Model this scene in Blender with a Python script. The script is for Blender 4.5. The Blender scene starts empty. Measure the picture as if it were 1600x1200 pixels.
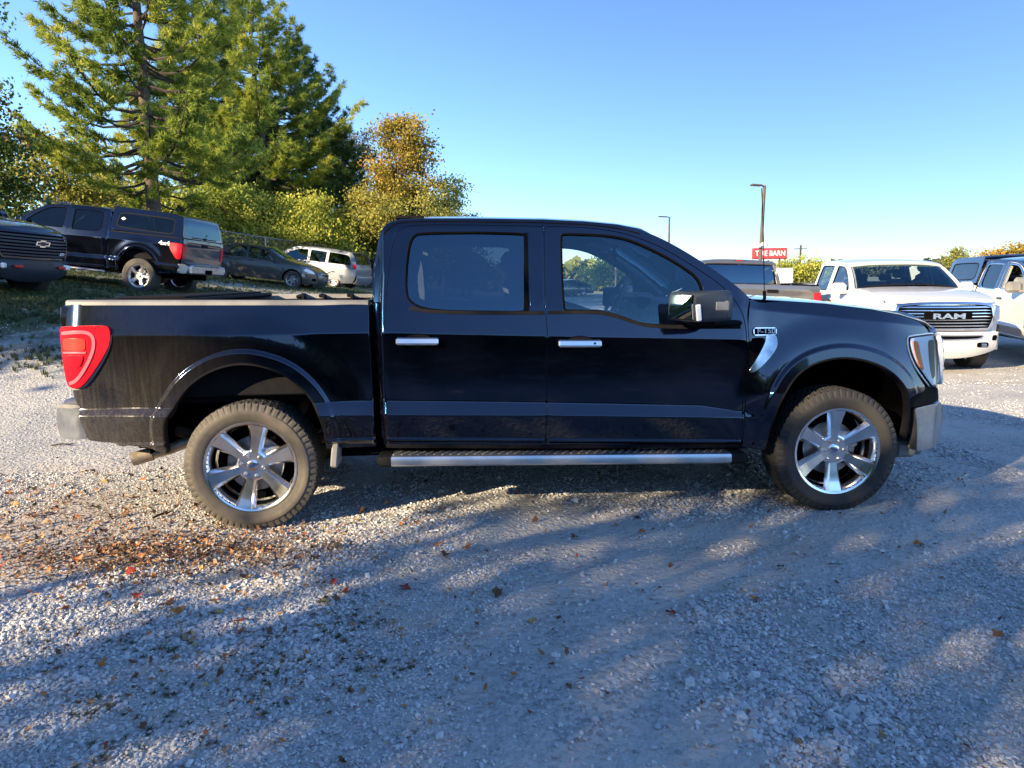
import bpy, math, random
import numpy as np
from mathutils import Vector, Matrix, Euler
from mathutils.geometry import delaunay_2d_cdt
random.seed(7); rng = np.random.default_rng(7)
R = math.radians
SC = bpy.context.scene
COL = SC.collection

# ------------------------------------------------------------------ camera
cam_d = bpy.data.cameras.new('camera'); cam = bpy.data.objects.new('camera', cam_d); COL.objects.link(cam)
YAW, PIT, ROL = .057, .148, -.013
Fv = Vector((math.sin(YAW)*math.cos(PIT), math.cos(YAW)*math.cos(PIT), -math.sin(PIT)))
Rv = Vector((math.cos(YAW), -math.sin(YAW), 0)); Uv = Rv.cross(Fv)
R2 = Rv*math.cos(ROL)+Uv*math.sin(ROL); U2 = -Rv*math.sin(ROL)+Uv*math.cos(ROL)
mx = Matrix((R2, U2, -Fv)).transposed().to_4x4(); mx.translation = (1.366, -4.287, 1.522)
cam.matrix_world = mx
cam_d.sensor_fit = 'HORIZONTAL'; cam_d.sensor_width = 36; cam_d.lens = 36*1109/1600
cam_d.clip_start = .05; cam_d.clip_end = 3000
SC.camera = cam

# ------------------------------------------------------------------ light
SUN_EL, SUN_AZ = R(21), R(36)       # shadows run towards +X +Y
sd = Vector((math.cos(SUN_AZ)*math.cos(SUN_EL), math.sin(SUN_AZ)*math.cos(SUN_EL), -math.sin(SUN_EL)))
w = bpy.data.worlds.new('World'); SC.world = w; w.use_nodes = True
nt = w.node_tree; nt.nodes.clear()
sky = nt.nodes.new('ShaderNodeTexSky'); sky.sky_type = 'NISHITA'; sky.sun_disc = False
sky.sun_elevation = SUN_EL; sky.sun_rotation = -math.atan2(-sd.x, -sd.y)
sky.air_density = 1.0; sky.dust_density = .1; sky.ozone_density = 3.2; sky.altitude = 900
bg = nt.nodes.new('ShaderNodeBackground'); bg.inputs['Strength'].default_value = .108
out = nt.nodes.new('ShaderNodeOutputWorld')
vm = nt.nodes.new('ShaderNodeVectorMath'); vm.operation = 'MULTIPLY'; vm.inputs[1].default_value = (.76, .87, 1.02)
nt.links.new(sky.outputs[0], vm.inputs[0]); nt.links.new(vm.outputs[0], bg.inputs[0]); nt.links.new(bg.outputs[0], out.inputs[0])
sl = bpy.data.lights.new('sun', 'SUN'); sl.energy = 5.0; sl.angle = R(.5); sl.color = (1, .80, .53)
so = bpy.data.objects.new('sun', sl); COL.objects.link(so); so.rotation_euler = sd.to_track_quat('-Z', 'Y').to_euler()
so.location = (-30, -20, 30)
SC.view_settings.view_transform = 'Standard'; SC.view_settings.look = 'None'
SC.view_settings.gamma = 1; SC.view_settings.exposure = 1.38; SC.view_settings.use_curve_mapping = False
SC.cycles.max_bounces = 8; SC.cycles.transparent_max_bounces = 12; SC.cycles.caustics_reflective = False; SC.cycles.caustics_refractive = False
SC.cycles.sample_clamp_indirect = 6

# ------------------------------------------------------------------ materials
def N(nt, t, **k):
    n = nt.nodes.new(t)
    for a, b in k.items():
        if a in n.inputs: n.inputs[a].default_value = b
        else: setattr(n, a, b)
    return n
def mat(name, col, rough=.5, metal=0, coat=0, ior=1.5, var=0, vscale=8, bump=0, bscale=60, coat_ior=1.5, spec=None):
    m = bpy.data.materials.new(name); m.use_nodes = True; nt = m.node_tree; b = nt.nodes['Principled BSDF']
    b.inputs['Base Color'].default_value = (*col, 1); b.inputs['Roughness'].default_value = rough
    b.inputs['Metallic'].default_value = metal; b.inputs['Coat Weight'].default_value = coat; b.inputs['Coat IOR'].default_value = coat_ior
    b.inputs['Coat Roughness'].default_value = .02; b.inputs['IOR'].default_value = ior
    if spec is not None: b.inputs['Specular IOR Level'].default_value = spec
    if var or bump:
        tc = N(nt, 'ShaderNodeTexCoord')
        no = N(nt, 'ShaderNodeTexNoise', Scale=vscale, Detail=6.0, Roughness=.6); nt.links.new(tc.outputs['Object'], no.inputs[0])
    if var:
        mr = N(nt, 'ShaderNodeMapRange'); mr.inputs[1].default_value = .3; mr.inputs[2].default_value = .7
        mr.inputs[3].default_value = 1-var; mr.inputs[4].default_value = 1+var
        nt.links.new(no.outputs[0], mr.inputs[0])
        mu = N(nt, 'ShaderNodeVectorMath', operation='SCALE'); mu.inputs[0].default_value = col
        nt.links.new(mr.outputs[0], mu.inputs['Scale']); nt.links.new(mu.outputs[0], b.inputs['Base Color'])
        r2 = N(nt, 'ShaderNodeMapRange'); r2.inputs[3].default_value = max(0, rough-.08); r2.inputs[4].default_value = min(1, rough+.1)
        nt.links.new(no.outputs[0], r2.inputs[0]); nt.links.new(r2.outputs[0], b.inputs['Roughness'])
    if bump:
        n2 = N(nt, 'ShaderNodeTexNoise', Scale=bscale, Detail=4.0); nt.links.new(tc.outputs['Object'], n2.inputs[0])
        bp = N(nt, 'ShaderNodeBump', Strength=bump, Distance=.01); nt.links.new(n2.outputs[0], bp.inputs['Height'])
        nt.links.new(bp.outputs[0], b.inputs['Normal'])
    return m
def paint(name, col, dust=0., dcol=(.22, .19, .15), coat_ior=1.7, rear=0., metal=0, tint=None):
    """clear-coated paint with a film of road dust low on the body (object space, x forward, z up)"""
    m = bpy.data.materials.new(name); m.use_nodes = True; nt = m.node_tree; b = nt.nodes['Principled BSDF']; L = nt.links.new
    b.inputs['Metallic'].default_value = metal
    b.inputs['Coat Weight'].default_value = 1; b.inputs['Coat IOR'].default_value = coat_ior
    if tint: b.inputs['Specular Tint'].default_value = (*tint, 1); b.inputs['Specular IOR Level'].default_value = .45
    b.inputs['Roughness'].default_value = .12 if tint else .35
    tc = N(nt, 'ShaderNodeTexCoord'); sep = N(nt, 'ShaderNodeSeparateXYZ'); L(tc.outputs['Object'], sep.inputs[0])
    no = N(nt, 'ShaderNodeTexNoise', Scale=3.0, Detail=8.0, Roughness=.65); L(tc.outputs['Object'], no.inputs[0])
    fine = N(nt, 'ShaderNodeTexNoise', Scale=160.0, Detail=2.0); L(tc.outputs['Object'], fine.inputs[0])
    mp = N(nt, 'ShaderNodeMapping'); mp.inputs['Scale'].default_value = (60, 60, 3); L(tc.outputs['Object'], mp.inputs[0])
    st = N(nt, 'ShaderNodeTexNoise', Scale=1.0, Detail=3.0); L(mp.outputs[0], st.inputs[0])
    low = N(nt, 'ShaderNodeMapRange'); low.inputs[1].default_value = 1.25; low.inputs[2].default_value = .35; L(sep.outputs['Z'], low.inputs[0])
    bk = N(nt, 'ShaderNodeMapRange'); bk.inputs[1].default_value = 0.1; bk.inputs[2].default_value = -1.1; bk.inputs[3].default_value = 0; bk.inputs[4].default_value = rear; L(sep.outputs['X'], bk.inputs[0])
    a1 = N(nt, 'ShaderNodeMath', operation='MULTIPLY'); L(low.outputs[0], a1.inputs[0]); L(no.outputs[0], a1.inputs[1])
    a2 = N(nt, 'ShaderNodeMath', operation='ADD'); a2.inputs[1].default_value = .12; L(low.outputs[0], a2.inputs[0])
    a3 = N(nt, 'ShaderNodeMath', operation='MULTIPLY'); L(a2.outputs[0], a3.inputs[0]); L(bk.outputs[0], a3.inputs[1])
    a4 = N(nt, 'ShaderNodeMath', operation='MULTIPLY'); L(a1.outputs[0], a4.inputs[0]); a4.inputs[1].default_value = dust
    a5 = N(nt, 'ShaderNodeMath', operation='ADD'); L(a3.outputs[0], a5.inputs[0]); L(a4.outputs[0], a5.inputs[1])
    f2 = N(nt, 'ShaderNodeMath', operation='MULTIPLY'); L(fine.outputs[0], f2.inputs[0]); L(st.outputs[0], f2.inputs[1])
    f3 = N(nt, 'ShaderNodeMapRange'); f3.inputs[1].default_value = .1; f3.inputs[2].default_value = .4; f3.inputs[3].default_value = .5; f3.inputs[4].default_value = 1.5; L(f2.outputs[0], f3.inputs[0])
    a6 = N(nt, 'ShaderNodeMath', operation='MULTIPLY', use_clamp=True); L(a5.outputs[0], a6.inputs[0]); L(f3.outputs[0], a6.inputs[1])
    mc = N(nt, 'ShaderNodeMix', data_type='RGBA'); mc.inputs['A'].default_value = (*col, 1); mc.inputs['B'].default_value = (*dcol, 1)
    L(a6.outputs[0], mc.inputs['Factor']); L(mc.outputs['Result'], b.inputs['Base Color'])
    rr = N(nt, 'ShaderNodeMapRange'); rr.inputs[2].default_value = .5; rr.inputs[3].default_value = .03; rr.inputs[4].default_value = .55; L(a6.outputs[0], rr.inputs[0])
    L(rr.outputs[0], b.inputs['Coat Roughness'])
    bp = N(nt, 'ShaderNodeBump', Strength=.05, Distance=.02)
    orange = N(nt, 'ShaderNodeTexNoise', Scale=4.0, Detail=1.0); L(tc.outputs['Object'], orange.inputs[0])
    L(orange.outputs[0], bp.inputs['Height']); L(bp.outputs[0], b.inputs['Coat Normal'])
    return m
def glass(name, tint, ior=1.55, refl=1.0, gc=(1, 1, 1)):
    m = bpy.data.materials.new(name); m.use_nodes = True; nt = m.node_tree; nt.nodes.clear(); L = nt.links.new
    o = N(nt, 'ShaderNodeOutputMaterial'); mx_ = N(nt, 'ShaderNodeMixShader'); tr = N(nt, 'ShaderNodeBsdfTransparent'); gl = N(nt, 'ShaderNodeBsdfGlossy')
    tr.inputs[0].default_value = (*tint, 1); gl.inputs['Roughness'].default_value = .01; gl.inputs['Color'].default_value = (*gc, 1)
    fr = N(nt, 'ShaderNodeFresnel', IOR=ior)
    mu = N(nt, 'ShaderNodeMath', operation='MULTIPLY', use_clamp=True); mu.inputs[1].default_value = refl
    L(fr.outputs[0], mu.inputs[0]); L(mu.outputs[0], mx_.inputs[0]); L(tr.outputs[0], mx_.inputs[1]); L(gl.outputs[0], mx_.inputs[2]); L(mx_.outputs[0], o.inputs[0])
    return m
M = {}
M['black_paint'] = paint('black_paint', (.0008, .001, .0035), dust=.012, rear=.36, coat_ior=1.62, tint=(.07, .36, .9))
M['black_paint_clean'] = paint('black_paint_clean', (.001, .0015, .0035), dust=.02, rear=.04, coat_ior=1.65, tint=(.2, .4, 1.))
M['white_paint'] = paint('white_paint', (.68, .68, .67), dust=.25, coat_ior=1.5)
M['silver_paint'] = paint('silver_paint', (.125, .145, .18), dust=.15, coat_ior=1.5, metal=.25)
M['grey_paint'] = paint('grey_paint', (.12, .12, .13), dust=.3, coat_ior=1.6, metal=.3)
M['dark_grey_paint'] = paint('dark_grey_paint', (.05, .055, .06), dust=.25, coat_ior=1.6, metal=.3)
M['red_paint'] = paint('red_paint', (.45, .02, .02), dust=.2)
M['vent'] = mat('vent_chrome', (.50, .52, .55), .16, 1, var=.35, vscale=14)
M['satin'] = mat('satin_chrome', (.86, .87, .88), .30, 1)
M['chrome'] = mat('chrome', (.78, .79, .80), .09, 1, var=.12, vscale=5)
M['dusty_chrome'] = mat('dusty_chrome', (.46, .47, .49), .30, .9, var=.25, vscale=7, bump=.05)
M['rim_alloy'] = mat('rim_alloy', (.92, .92, .93), .17, 1, var=.15, vscale=9)
M['alloy'] = mat('alloy', (.68, .69, .70), .32, .9, var=.1)
M['plastic'] = mat('black_plastic', (.010, .010, .012), .65, var=.25, vscale=20, spec=.08)
M['mirror_plastic'] = mat('mirror_plastic', (.022, .030, .045), .4, var=.1, spec=.35)
M['grey_plastic'] = mat('grey_plastic', (.22, .215, .205), .5, var=.3, vscale=4, bump=.1)
M['dark'] = mat('dark_cavity', (.004, .004, .005), .9, var=.3, spec=.0)
M['rubber'] = mat('rubber', (.004, .004, .0045), .9, spec=.0)
M['interior'] = mat('interior', (.28, .31, .34), .7, var=.2, vscale=12)
M['headliner'] = mat('headliner', (.40, .42, .44), .9)
M['glass_clear'] = glass('glass_clear', (.93, .99, 1.0), 2.0, gc=(.55, .88, 1))
M['glass_shade'] = glass('glass_shade', (.62, .74, .76), 1.6)
M['glass_dark'] = glass('glass_dark', (.18, .23, .27), 2.35, gc=(.55, .80, 1))
M['glass_tint'] = glass('glass_tint', (.16, .19, .22), 1.75)
M['glass_lamp'] = glass('glass_lamp', (.97, .98, 1), 1.25)
M['rust'] = mat('rusty_steel', (.09, .055, .035), .8, var=.4, vscale=18, bump=.3)
M['pipe'] = mat('exhaust_steel', (.42, .35, .26), .45, .5, var=.4, vscale=14)
M['mirror'] = mat('mirror_glass', (.85, .88, .9), .01, 1)
M['amber'] = mat('amber_lens', (1, .27, .01), .5, spec=.2)
M['white_lens'] = mat('white_lens', (.84, .87, .90), .25, coat=.25)
M['red_tape'] = mat('red_hook', (.5, .02, .02), .4)
M['white_print'] = mat('white_print', (.75, .75, .75), .5)
M['sign_red'] = mat('sign_red', (.62, .05, .06), .45, var=.1)
M['pole_metal'] = mat('pole_metal', (.10, .085, .07), .6, .3, var=.2)
M['galv'] = mat('galvanised', (.35, .36, .37), .45, .7, var=.15)
M['seat'] = mat('seat_cloth', (.20, .22, .25), .85, var=.2, vscale=30)
def red_lens():
    m = mat('red_lens', (.50, .006, .02), .25, coat=.15, spec=.3); b = m.node_tree.nodes['Principled BSDF']; nt = m.node_tree
    tc = N(nt, 'ShaderNodeTexCoord'); wv = N(nt, 'ShaderNodeTexWave', Scale=40.0, Distortion=0.0); wv.bands_direction = 'X'
    nt.links.new(tc.outputs['Object'], wv.inputs[0]); bp = N(nt, 'ShaderNodeBump', Strength=.25, Distance=.003)
    nt.links.new(wv.outputs[1], bp.inputs['Height']); nt.links.new(bp.outputs[0], b.inputs['Normal'])
    b.inputs['Subsurface Weight'].default_value = .25; b.inputs['Subsurface Radius'].default_value = (.05, .005, .005)
    return m
M['red_lens'] = red_lens()
M['rim_gunmetal'] = mat('gunmetal', (.12, .13, .15), .4, var=.1)
M['red_bright'] = mat('red_reflector', (.90, .14, .17), .3, coat=.2)
M['orange_lens'] = mat('orange_lens', (.72, .03, .02), .3, coat=.2)
def tyre_mat(name, dust):
    m = mat(name, (.016, .016, .017), .75); nt = m.node_tree; b = nt.nodes['Principled BSDF']; L = nt.links.new
    tc = N(nt, 'ShaderNodeTexCoord'); no = N(nt, 'ShaderNodeTexNoise', Scale=5.0, Detail=7.0, Roughness=.65); L(tc.outputs['Object'], no.inputs[0])
    geo = N(nt, 'ShaderNodeAttribute', attribute_name='dirt')
    mu = N(nt, 'ShaderNodeMath', operation='MULTIPLY', use_clamp=True); L(geo.outputs['Fac'], mu.inputs[0])
    mr = N(nt, 'ShaderNodeMapRange'); mr.inputs[1].default_value = .3; mr.inputs[2].default_value = .65; mr.inputs[3].default_value = .35*dust; mr.inputs[4].default_value = dust
    L(no.outputs[0], mr.inputs[0]); L(mr.outputs[0], mu.inputs[1])
    mc = N(nt, 'ShaderNodeMix', data_type='RGBA'); mc.inputs['A'].default_value = (.02, .02, .021, 1); mc.inputs['B'].default_value = (.26, .22, .17, 1)
    L(mu.outputs[0], mc.inputs['Factor']); L(mc.outputs['Result'], b.inputs['Base Color'])
    return m
M['tyre'] = tyre_mat('tyre_rubber', .75)

# ------------------------------------------------------------------ mesh helpers
def link(o, parent=None):
    COL.objects.link(o)
    if parent is not None: o.parent = parent
    return o
def mesh_obj(name, verts, faces, m, parent=None, normals=None, smooth=True, angle=None):
    me = bpy.data.meshes.new(name); me.from_pydata([tuple(map(float, v)) for v in verts], [], [tuple(map(int, f)) for f in faces])
    for mm in (m if isinstance(m, (list, tuple)) else [m]): me.materials.append(mm)
    if smooth: me.polygons.foreach_set('use_smooth', [True]*len(me.polygons))
    me.update()
    if angle is not None: me.set_sharp_from_angle(angle=R(angle))
    if normals is not None: me.normals_split_custom_set_from_vertices([tuple(map(float, n)) for n in normals])
    return link(bpy.data.objects.new(name, me), parent)
def thing(name, label, cat, loc=(0, 0, 0), rot=(0, 0, 0), group=None):
    o = bpy.data.objects.new(name, None); link(o); o.location = loc; o.rotation_mode = 'XYZ'; o.rotation_euler = rot
    o.empty_display_size = .2; o['label'] = label; o['category'] = cat
    if group: o['group'] = group
    return o
def tag(o, label=None, cat=None, group=None, kind=None):
    for k, v in (('label', label), ('category', cat), ('group', group), ('kind', kind)):
        if v: o[k] = v
    return o
def empty(name, parent, loc=(0, 0, 0), rot=(0, 0, 0)):
    o = bpy.data.objects.new(name, None); link(o, parent); o.location = loc; o.rotation_euler = rot; o.empty_display_size = .1
    return o
def copy_tree(o, parent=None):
    c = o.copy(); COL.objects.link(c); c.parent = parent
    for ch in o.children: copy_tree(ch, c)
    return c
class MB:
    def __init__(s): s.v = []; s.f = []; s.m = []; s.mats = []
    def add(s, v, f, m=None):
        k = len(s.v); s.v += [tuple(x) for x in v]; s.f += [tuple(i+k for i in q) for q in f]
        if m is not None and m not in s.mats: s.mats.append(m)
        s.m += [s.mats.index(m) if m is not None else 0]*len(f); return s
    def box(s, c, d, m=None, b=.0, rot=None):
        """box with chamfered edges"""
        hx, hy, hz = d[0]/2, d[1]/2, d[2]/2; b = min(b, hx*.95, hy*.95, hz*.95)
        if b <= 0:
            v = [(x*hx, y*hy, z*hz) for x in (-1, 1) for y in (-1, 1) for z in (-1, 1)]
            f = [(0, 1, 3, 2), (4, 6, 7, 5), (0, 4, 5, 1), (2, 3, 7, 6), (0, 2, 6, 4), (1, 5, 7, 3)]
        else:
            v = []; idx = {}
            for x in (-1, 1):
                for y in (-1, 1):
                    for z in (-1, 1):
                        for a in range(3):
                            p = [x*(hx-b), y*(hy-b), z*(hz-b)]; p[a] = (x*hx, y*hy, z*hz)[a]
                            idx[x, y, z, a] = len(v); v.append(tuple(p))
            f = []
            def I(x, y, z, a): return idx[x, y, z, a]
            for q in (-1, 1):
                r = [(-1, -1), (1, -1), (1, 1), (-1, 1)]
                if q < 0: r = r[::-1]
                f.append(tuple(I(q, y, z, 0) for y, z in r)); f.append(tuple(I(x, q, z, 1) for z, x in r)); f.append(tuple(I(x, y, q, 2) for x, y in r))
            for y in (-1, 1):
                for z in (-1, 1): f.append((I(-1, y, z, 1), I(1, y, z, 1), I(1, y, z, 2), I(-1, y, z, 2))[::(-1 if y*z > 0 else 1)][::-1])
            for x in (-1, 1):
                for z in (-1, 1): f.append((I(x, -1, z, 0), I(x, 1, z, 0), I(x, 1, z, 2), I(x, -1, z, 2))[::(1 if x*z > 0 else -1)][::-1])
            for x in (-1, 1):
                for y in (-1, 1): f.append((I(x, y, -1, 0), I(x, y, 1, 0), I(x, y, 1, 1), I(x, y, -1, 1))[::(-1 if x*y > 0 else 1)][::-1])
            for x in (-1, 1):
                for y in (-1, 1):
                    for z in (-1, 1):
                        t = (I(x, y, z, 0), I(x, y, z, 1), I(x, y, z, 2)); f.append(t if x*y*z > 0 else t[::-1])
        if rot is not None:
            e = Euler(rot).to_matrix(); v = [tuple(e @ Vector(p)) for p in v]
        return s.add([(p[0]+c[0], p[1]+c[1], p[2]+c[2]) for p in v], f, m)
    def tube(s, path, r, n=8, m=None, cap=True):
        P = [Vector(p) for p in path]; rs = r if isinstance(r, (list, tuple)) else [r]*len(P); v = []; f = []
        up = Vector((0, 0, 1)) if abs((P[1]-P[0]).normalized().z) < .9 else Vector((1, 0, 0))
        for i, p in enumerate(P):
            t = (P[min(i+1, len(P)-1)]-P[max(i-1, 0)]).normalized(); a = t.cross(up).normalized(); b = t.cross(a)
            for k in range(n):
                q = 2*math.pi*k/n; v.append(p+a*math.cos(q)*rs[i]+b*math.sin(q)*rs[i])
        for i in range(len(P)-1):
            for k in range(n): f.append((i*n+k, i*n+(k+1) % n, (i+1)*n+(k+1) % n, (i+1)*n+k))
        if cap: f.append(tuple(range(n))[::-1]); f.append(tuple((len(P)-1)*n+k for k in range(n)))
        return s.add(v, f, m)
    def lathe(s, prof, n=32, axis='y', m=None, c=(0, 0, 0)):
        """prof: list of (r, h); spun about the axis"""
        v = []; f = []; k = len(prof)
        for i in range(n):
            a = 2*math.pi*i/n
            for r, h in prof:
                x, z = r*math.cos(a), r*math.sin(a)
                v.append({'y': (x+c[0], h+c[1], z+c[2]), 'z': (x+c[0], z+c[1], h+c[2]), 'x': (h+c[0], x+c[1], z+c[2])}[axis])
        for i in range(n):
            j = (i+1) % n
            for q in range(k-1): f.append((i*k+q, i*k+q+1, j*k+q+1, j*k+q))
        return s.add(v, f, m)
    def prism(s, poly, h0, h1, axis='y', m=None, c=(0, 0, 0)):
        n = len(poly); mk = {'y': lambda a, b, h: (a, h, b), 'x': lambda a, b, h: (h, a, b), 'z': lambda a, b, h: (a, b, h)}[axis]
        v = [mk(a, b, h0) for a, b in poly]+[mk(a, b, h1) for a, b in poly]
        v = [(p[0]+c[0], p[1]+c[1], p[2]+c[2]) for p in v]
        f = [tuple(range(n)), tuple(range(2*n-1, n-1, -1))]+[(i, i+n, (i+1) % n+n, (i+1) % n) for i in range(n)]
        return s.add(v, f, m)
    def build(s, name, m=None, parent=None, angle=35):
        o = mesh_obj(name, s.v, s.f, s.mats if s.mats else m, parent, angle=angle)
        if len(s.mats) > 1: o.data.polygons.foreach_set('material_index', s.m)
        return o
def rounded(pl, closed=True, it=2, keep=50):
    """corner cutting that keeps strong corners nearly where they are"""
    P = [np.array(p, float) for p in pl]
    for _ in range(it):
        Q = []; n = len(P)
        for i in range(n):
            if not closed and i in (0, n-1): Q.append(P[i]); continue
            a, b, c = P[i-1], P[i], P[(i+1) % n]; l1 = np.linalg.norm(a-b); l2 = np.linalg.norm(c-b)
            if l1 < 1e-6 or l2 < 1e-6: continue
            cs = np.dot(b-a, c-b)/(l1*l2); ang = math.degrees(math.acos(max(-1, min(1, cs))))
            if ang < 2: Q.append(b); continue
            t1 = .25 if ang < keep else min(.25, .012/l1); t2 = .25 if ang < keep else min(.25, .012/l2)
            Q += [b+(a-b)*t1, b+(c-b)*t2]
        P = Q
    return [tuple(p) for p in P]
def resample(pl, step, closed=True):
    P = [np.array(p, float) for p in pl]; out = []
    n = len(P); rngs = range(n) if closed else range(n-1)
    for i in rngs:
        a, b = P[i], P[(i+1) % n]; l = np.linalg.norm(b-a); k = max(1, int(math.ceil(l/step)))
        for j in range(k): out.append(a+(b-a)*j/k)
    if not closed: out.append(P[-1])
    # drop near duplicates
    res = [out[0]]
    for p in out[1:]:
        if np.linalg.norm(p-res[-1]) > step*.12: res.append(p)
    if closed and np.linalg.norm(res[0]-res[-1]) < step*.12: res.pop()
    return np.array(res)
def area(P): x, y = P[:, 0], P[:, 1]; return .5*np.sum(x*np.roll(y, -1)-np.roll(x, -1)*y)
def vnormals2(P):
    """outward 2-D vertex normals of a ccw polygon"""
    d = np.roll(P, -1, 0)-P; d /= np.linalg.norm(d, axis=1)[:, None]+1e-12
    n = np.stack([d[:, 1], -d[:, 0]], 1); n = n+np.roll(n, 1, 0); n /= np.linalg.norm(n, axis=1)[:, None]+1e-9
    return n
def pip(Q, P):
    x, y = Q[:, 0], Q[:, 1]; ins = np.zeros(len(Q), bool); n = len(P); j = n-1
    for i in range(n):
        xi, yi, xj, yj = P[i, 0], P[i, 1], P[j, 0], P[j, 1]
        c = (yi > y) != (yj > y)
        with np.errstate(divide='ignore', invalid='ignore'): ins ^= c & (x < (xj-xi)*(y-yi)/(yj-yi+1e-15)+xi)
        j = i
    return ins
def seg_dist(Q, P, closed=True):
    d = np.full(len(Q), 1e9); n = len(P)
    for i in range(n if closed else n-1):
        a = P[i]; b = P[(i+1) % n]; ab = b-a; t = np.clip(((Q-a)@ab)/(ab@ab+1e-15), 0, 1)
        d = np.minimum(d, np.linalg.norm(Q-(a+t[:, None]*ab), axis=1))
    return d
class Surf:
    """vehicle surface: maps 2-D (a,b) to 3-D, with outward normals"""
    def __init__(s, fn, orient): s.fn = fn; s.o = orient
    def P(s, ab): return s.fn(ab[:, 0], ab[:, 1])
    def Nn(s, ab, e=.004):
        A = s.fn(ab[:, 0]+e, ab[:, 1])-s.fn(ab[:, 0]-e, ab[:, 1]); B = s.fn(ab[:, 0], ab[:, 1]+e)-s.fn(ab[:, 0], ab[:, 1]-e)
        n = np.cross(A, B)*s.o; return n/(np.linalg.norm(n, axis=1)[:, None]+1e-12)
def panel(name, outline, m, parent, surf, holes=(), gap=.0, step=.04, off=0., depth=.02, smooth_it=2, edge=.003, rows=(), mirror=True, two=False):
    """sheet on a surface, cut to an outline, with rounded edges turned in"""
    rings = []
    for k, o in enumerate([outline]+list(holes)):
        P = resample(rounded(o, it=smooth_it) if smooth_it else o, step)
        if area(P) < 0: P = P[::-1]
        n = vnormals2(P)
        P = P-n*(gap if k == 0 else -gap)
        if k: P = P[::-1]; n = -n[::-1]
        rings.append((P, n))
    O = rings[0][0]; lo = O.min(0); hi = O.max(0)
    gx = np.arange(lo[0]+step/2, hi[0], step); gy = np.arange(lo[1]+step/2, hi[1], step)
    G = np.stack(np.meshgrid(gx, gy), -1).reshape(-1, 2)
    keep = pip(G, O)
    for P, _ in rings[1:]: keep &= ~pip(G, P)
    G = G[keep]
    for P, _ in rings:
        if len(G): G = G[seg_dist(G, P) > step*.3]
    pts = []; edges = []
    for P, _ in rings:
        b = len(pts); pts += [tuple(p) for p in P]; k = len(P); edges += [(b+i, b+(i+1) % k) for i in range(k)]
    for ln in rows:      # feature lines become edges of the mesh
        ln = np.asarray(ln); ok = pip(ln, O)
        for P, _ in rings[1:]: ok &= ~pip(ln, P)
        for P, _ in rings: ok &= seg_dist(ln, P) > .004
        if len(G): G = G[seg_dist(G, ln, False) > step*.35]
        b = len(pts); last = -9
        for i in range(len(ln)):
            if ok[i]:
                pts.append(tuple(ln[i]))
                if last == i-1: edges.append((len(pts)-2, len(pts)-1))
                last = i
    nb = len(pts); pts += [tuple(p) for p in G]
    vo, eo, fo, *_ = delaunay_2d_cdt([Vector(p) for p in pts], edges, [], 0, 1e-7)
    V2 = np.array([tuple(v) for v in vo]); T = [f for f in fo if len(f) == 3]
    C = V2[np.array(T)].mean(1); keep = pip(C, O)
    for P, _ in rings[1:]: keep &= ~pip(C, P)
    T = [t for t, k in zip(T, keep) if k]
    # orientation
    P3 = surf.P(V2); N3 = surf.Nn(V2)
    V = P3+N3*off
    t = np.array(T); fn = np.cross(V[t[:, 1]]-V[t[:, 0]], V[t[:, 2]]-V[t[:, 0]]); flip = np.einsum('ij,ij->i', fn, N3[t[:, 0]]) < 0
    F = [tuple(q[::-1]) if fl else tuple(q) for q, fl in zip(T, flip)]
    verts = [V]; norms = [N3]; k0 = len(V)
    if depth:
        for P, n in rings:
            k = len(P); a0 = P; n3 = surf.Nn(a0); p0 = surf.P(a0)+n3*off
            q = surf.P(a0+n*.002)-surf.P(a0); q /= np.linalg.norm(q, axis=1)[:, None]+1e-12
            r1 = p0+q*edge*.7-n3*edge; r2 = p0+q*edge*.7-n3*depth
            nm = n3+q*1.2; nm /= np.linalg.norm(nm, axis=1)[:, None]
            verts += [p0, r1, r1, r2]; norms += [n3, nm, q, q]
            i0 = k0
            s3 = (surf.P(np.roll(a0, -1, 0))-surf.P(a0)); tst = np.cross(s3, r1-p0); sg = np.sign(np.median(np.einsum('ij,ij->i', tst, nm)))
            for i in range(k):
                j = (i+1) % k
                f1 = (i0+i, i0+j, i0+k+j, i0+k+i); f2 = (i0+2*k+i, i0+2*k+j, i0+3*k+j, i0+3*k+i)
                F += [f1, f2] if sg > 0 else [f1[::-1], f2[::-1]]
            k0 += 4*k
    V = np.vstack(verts); NN = np.vstack(norms)
    o = mesh_obj(name, V, F, m, parent, normals=NN)
    res = [o]
    if mirror:
        Vm = V*np.array([1, -1, 1]); Nm = NN*np.array([1, -1, 1])
        res.append(mesh_obj(name, Vm, [f[::-1] for f in F], m, parent, normals=Nm))
    return res
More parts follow.
